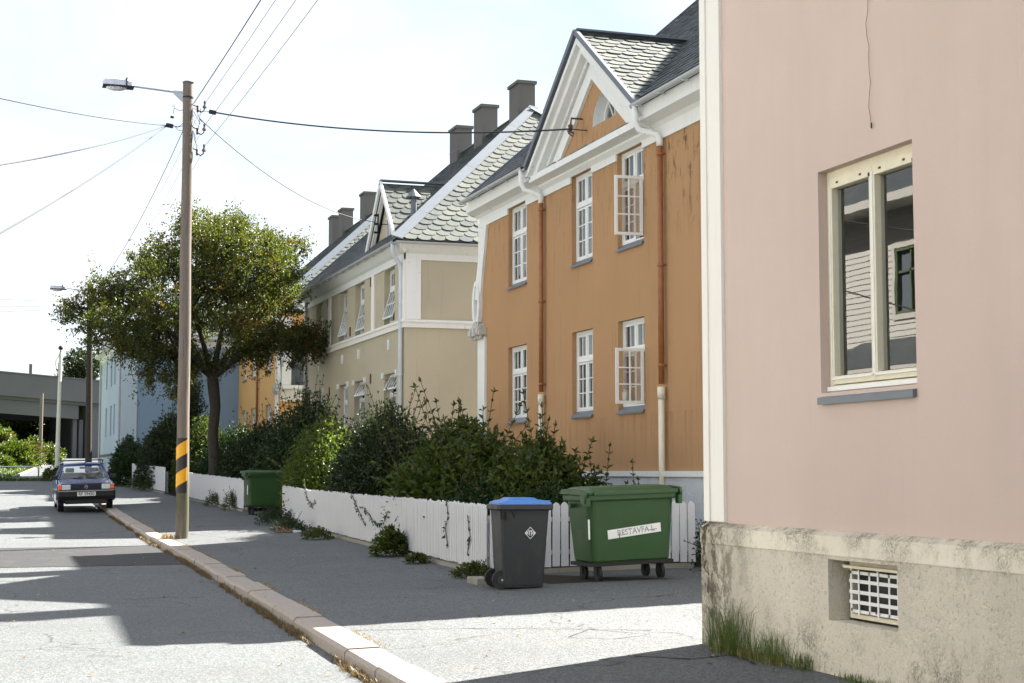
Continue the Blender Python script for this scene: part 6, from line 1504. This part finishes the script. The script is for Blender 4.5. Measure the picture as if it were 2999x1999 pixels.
def vine(pts, label, seed, leaf=0.07):
    g = np.random.default_rng(seed); t = thing('hanging_vine', label, 'vine', pts[0], 'vines over the long picket fence'); st = MB(); P, D, N, LL = [], [], [], []
    q = [np.array(p, float) for p in pts]; st.tube([tuple(a) for a in q], 0.006, 4, cap=False); st.build('stem', 'stem', t, recalc=False)
    for a, b in zip(q[:-1], q[1:]):
        n = max(3, int(np.linalg.norm(b - a) / 0.045))
        for i in range(n):
            P.append(a + (b - a) * (i + g.random()) / n + [-0.01, 0, 0]); D.append(g.normal(size=3) * [0.5, 1, 1] + [0, 0, -0.4]); N.append([-1, g.normal() * .4, g.normal() * .4]); LL.append(leaf * g.uniform(0.6, 1.3))
    leaf_object('leaves', P, D, N, LL, 'leafD', t, 0.5)
def fx(y): return 6.52 + (y - 20.55) / 18.45 * 0.53 - 0.05
for k, (y, top, prof) in enumerate(((35.6, 1.15, [(0, 0), (-.2, -.25), (-.5, -.45), (-1.1, -.6), (-1.6, -.5)]), (30.2, 1.1, [(0, 0), (-.3, -.2), (-.9, -.45), (-1.6, -.75)]), (28.9, 0.72, [(0, 0), (-.5, -.1), (-1.2, -.3), (-1.9, -.25), (-2.2, -.05)]),
                                (22.6, 1.0, [(0, 0), (-.1, -.25), (.05, -.45), (-.1, -.7)]), (21.4, 0.8, [(0, 0), (-.15, -.3), (.0, -.55)]))):
    P = [(fx(y + a) , y + a, gz(6.5, y) + top + b) for a, b in prof]
    vine(P, ['leafy vine hanging down the far part of the long picket fence', 'vine spilling over the top in the middle of the long picket fence', 'arching bramble lying across the lower middle of the pickets', 'short vine climbing the pickets left of the grey bin', 'smallest vine close to the near corner post of the fence'][k], 60 + k)

def blades(name, pts, hgt, mat, label, cat, seed, n, spread, kind=None, lean=0.5, wd=0.006, group=None, thing_=True):
    g = np.random.default_rng(seed); V = []; F = []
    for i in range(n):
        b = np.array(pts[g.integers(len(pts))], float) + np.array([g.normal() * spread[0], g.normal() * spread[1], 0]); hh = hgt * g.uniform(0.4, 1.1); a = g.uniform(0, 2 * math.pi); ln = hh * g.uniform(0.1, lean); w_ = wd * g.uniform(0.6, 1.2)
        d = np.array([math.cos(a), math.sin(a), 0]); s = np.array([-d[1], d[0], 0]) * w_; o = len(V)
        V += [tuple(b - s), tuple(b + s), tuple(b + d * ln * 0.35 + [0, 0, hh * 0.6] + s * 0.7), tuple(b + d * ln * 0.35 + [0, 0, hh * 0.6] - s * 0.7), tuple(b + d * ln + [0, 0, hh * (1 - 0.25 * ln / hh)])]
        F += [(o, o + 1, o + 2, o + 3), (o + 3, o + 2, o + 4)]
    m = MB(); m.v = V; m.f = F; o = m.build(name, mat, recalc=False); o['label'] = label; o['category'] = cat
    if kind: o['kind'] = kind
    if group: o['group'] = group
    return o
g_ = np.random.default_rng(4)
X_ = 5.66
blades('grass_tuft', [(X_ - 0.02, 11.55 - 0.01 * i, 0.185) for i in range(35)], 0.52, 'grass', 'tall green grass tuft against the roughcast base near its corner', 'grass', 1, 300, (0.06, 0.13), lean=1.15, wd=0.0026, group='grass tufts along the pink house')
blades('grass_tuft', [(X_ - 0.02, 10.95 - 0.01 * i, 0.185) for i in range(45)], 0.30, 'grass', 'shorter grass tuft against the roughcast base just right of the tallest tuft', 'grass', 2, 260, (0.06, 0.1), lean=0.9, wd=0.0026, group='grass tufts along the pink house')
blades('grass_tuft', [(X_, 10.3 - 0.01 * i, 0.18) for i in range(8)], 0.17, 'grass', 'small grass tuft below the basement grille', 'grass', 3, 90, (0.03, 0.05), lean=0.7, wd=0.0035, group='grass tufts along the pink house')
blades('grass_tuft', [(X_, 9.7 - 0.03 * i, 0.18) for i in range(20)], 0.08, 'grass', 'row of very short grass at the foot of the roughcast wall, bottom edge', 'grass', 4, 160, (0.03, 0.05), lean=0.9, wd=0.0035, group='grass tufts along the pink house')
blades('dry_tuft', [(X_, 11.6 - 0.03 * i, 0.18) for i in range(36)], 0.10, 'drygrass', 'straw coloured dead grass under the green tufts at the roughcast wall', 'grass', 14, 420, (0.05, 0.03), lean=1.2, wd=0.004, kind='stuff')
kp = []
for y in np.arange(8.0, 48.0, 0.02):
    if math.sin(y * 2.1) + math.sin(y * 0.73 + 1) + g_.normal() * 0.9 > 0.1: kp.append((kx(y) - 0.04 - abs(g_.normal()) * 0.025, y, zr(y) - 0.005))
blades('gutter_grass', kp, 0.085, 'deadgrass', 'dead brown grass growing in the gutter along the kerb', 'dead grass', 5, 13000, (0.016, 0.05), kind='stuff', lean=1.2, wd=0.0035)
blades('dry_tuft', [(3.72, 33.75, gz(3.72, 33.7)), (3.66, 33.9, gz(3.66, 33.8))], 0.16, 'drygrass', 'dry straw tuft at the foot of the striped pole', 'grass', 6, 160, (0.08, 0.12), lean=0.9, wd=0.005)
blades('verge_grass', [(kx(y) + 0.34, y, gz(kx(y) + .35, y)) for y in np.arange(12, 46, 0.4) if math.sin(y * 1.9) > 0.2], 0.035, 'drygrass', 'thin dry grass in the joint behind the kerb stones', 'dead grass', 8, 1600, (0.03, 0.16), kind='stuff', lean=1.5, wd=0.004)
blades('bank_grass', [(1.2 + (y - 78) * 0.118 - 0.4 - x, y, hz(1.2 + (y - 78) * 0.118 - 0.4 - x, y)) for y in np.arange(79, 100, 0.25) for x in (0, 0.5, 1.0, 1.6, 2.2)], 0.22, 'leafH', 'fresh green grass along the edge of the bank', 'grass', 9, 5000, (0.15, 0.15), kind='stuff', lean=0.8, wd=0.03)
blades('roadside_grass', [(x, 76.2, 1.2) for x in np.arange(0.2, 3.6, 0.1)], 0.2, 'leafH', 'weedy green strip under the tube railing', 'grass', 10, 900, (0.1, 0.25), kind='stuff', lean=0.9, wd=0.02)

# ---------------------------------------------------------------- litter and leaves on the ground
m = MB(); z = gz(6.3, 34.7); m.add([(6.05, 34.5, z + .01), (6.42, 34.4, z + .012), (6.4, 34.7, z + .16), (6.12, 34.75, z + .13)], [(0, 1, 2, 3)]); m.add([(6.05, 34.5, z + .02), (6.42, 34.4, z + .022), (6.4, 34.7, z + .17), (6.12, 34.75, z + .14)], [(0, 1, 2, 3)])
tag(m.build('cardboard_scrap', 'card', recalc=False), 'piece of brown cardboard lying in the weeds by the fence', 'litter')
m = MB(); m.obox((6.5, 34.3, gz(6.4, 34.3) + 0.03), (1, 0, 0), (0, 1, 0), (0, 0, 1), (0.09, 0.07, 0.025)); tag(m.build('paper_scrap', 'paper', bevel=0.015), 'crumpled white paper beside the brown cardboard', 'litter')
g2 = np.random.default_rng(12); n = 340; xy = np.stack([g2.uniform(0, 10, n), g2.uniform(9.5, 40, n)], 1)
leaf_object('fallen_leaves', [(x, y, gz(x, y) + 0.012) for x, y in xy], np.c_[g2.normal(size=(n, 2)), np.zeros(n)], np.c_[g2.normal(size=(n, 2)) * 0.2, np.ones(n)], g2.uniform(0.02, 0.06, n), 'drygrass', None, 0.6)
o = bpy.data.objects['fallen_leaves']; tag(o, 'dry leaves and bits scattered over road and pavement', 'fallen leaves', kind='stuff')
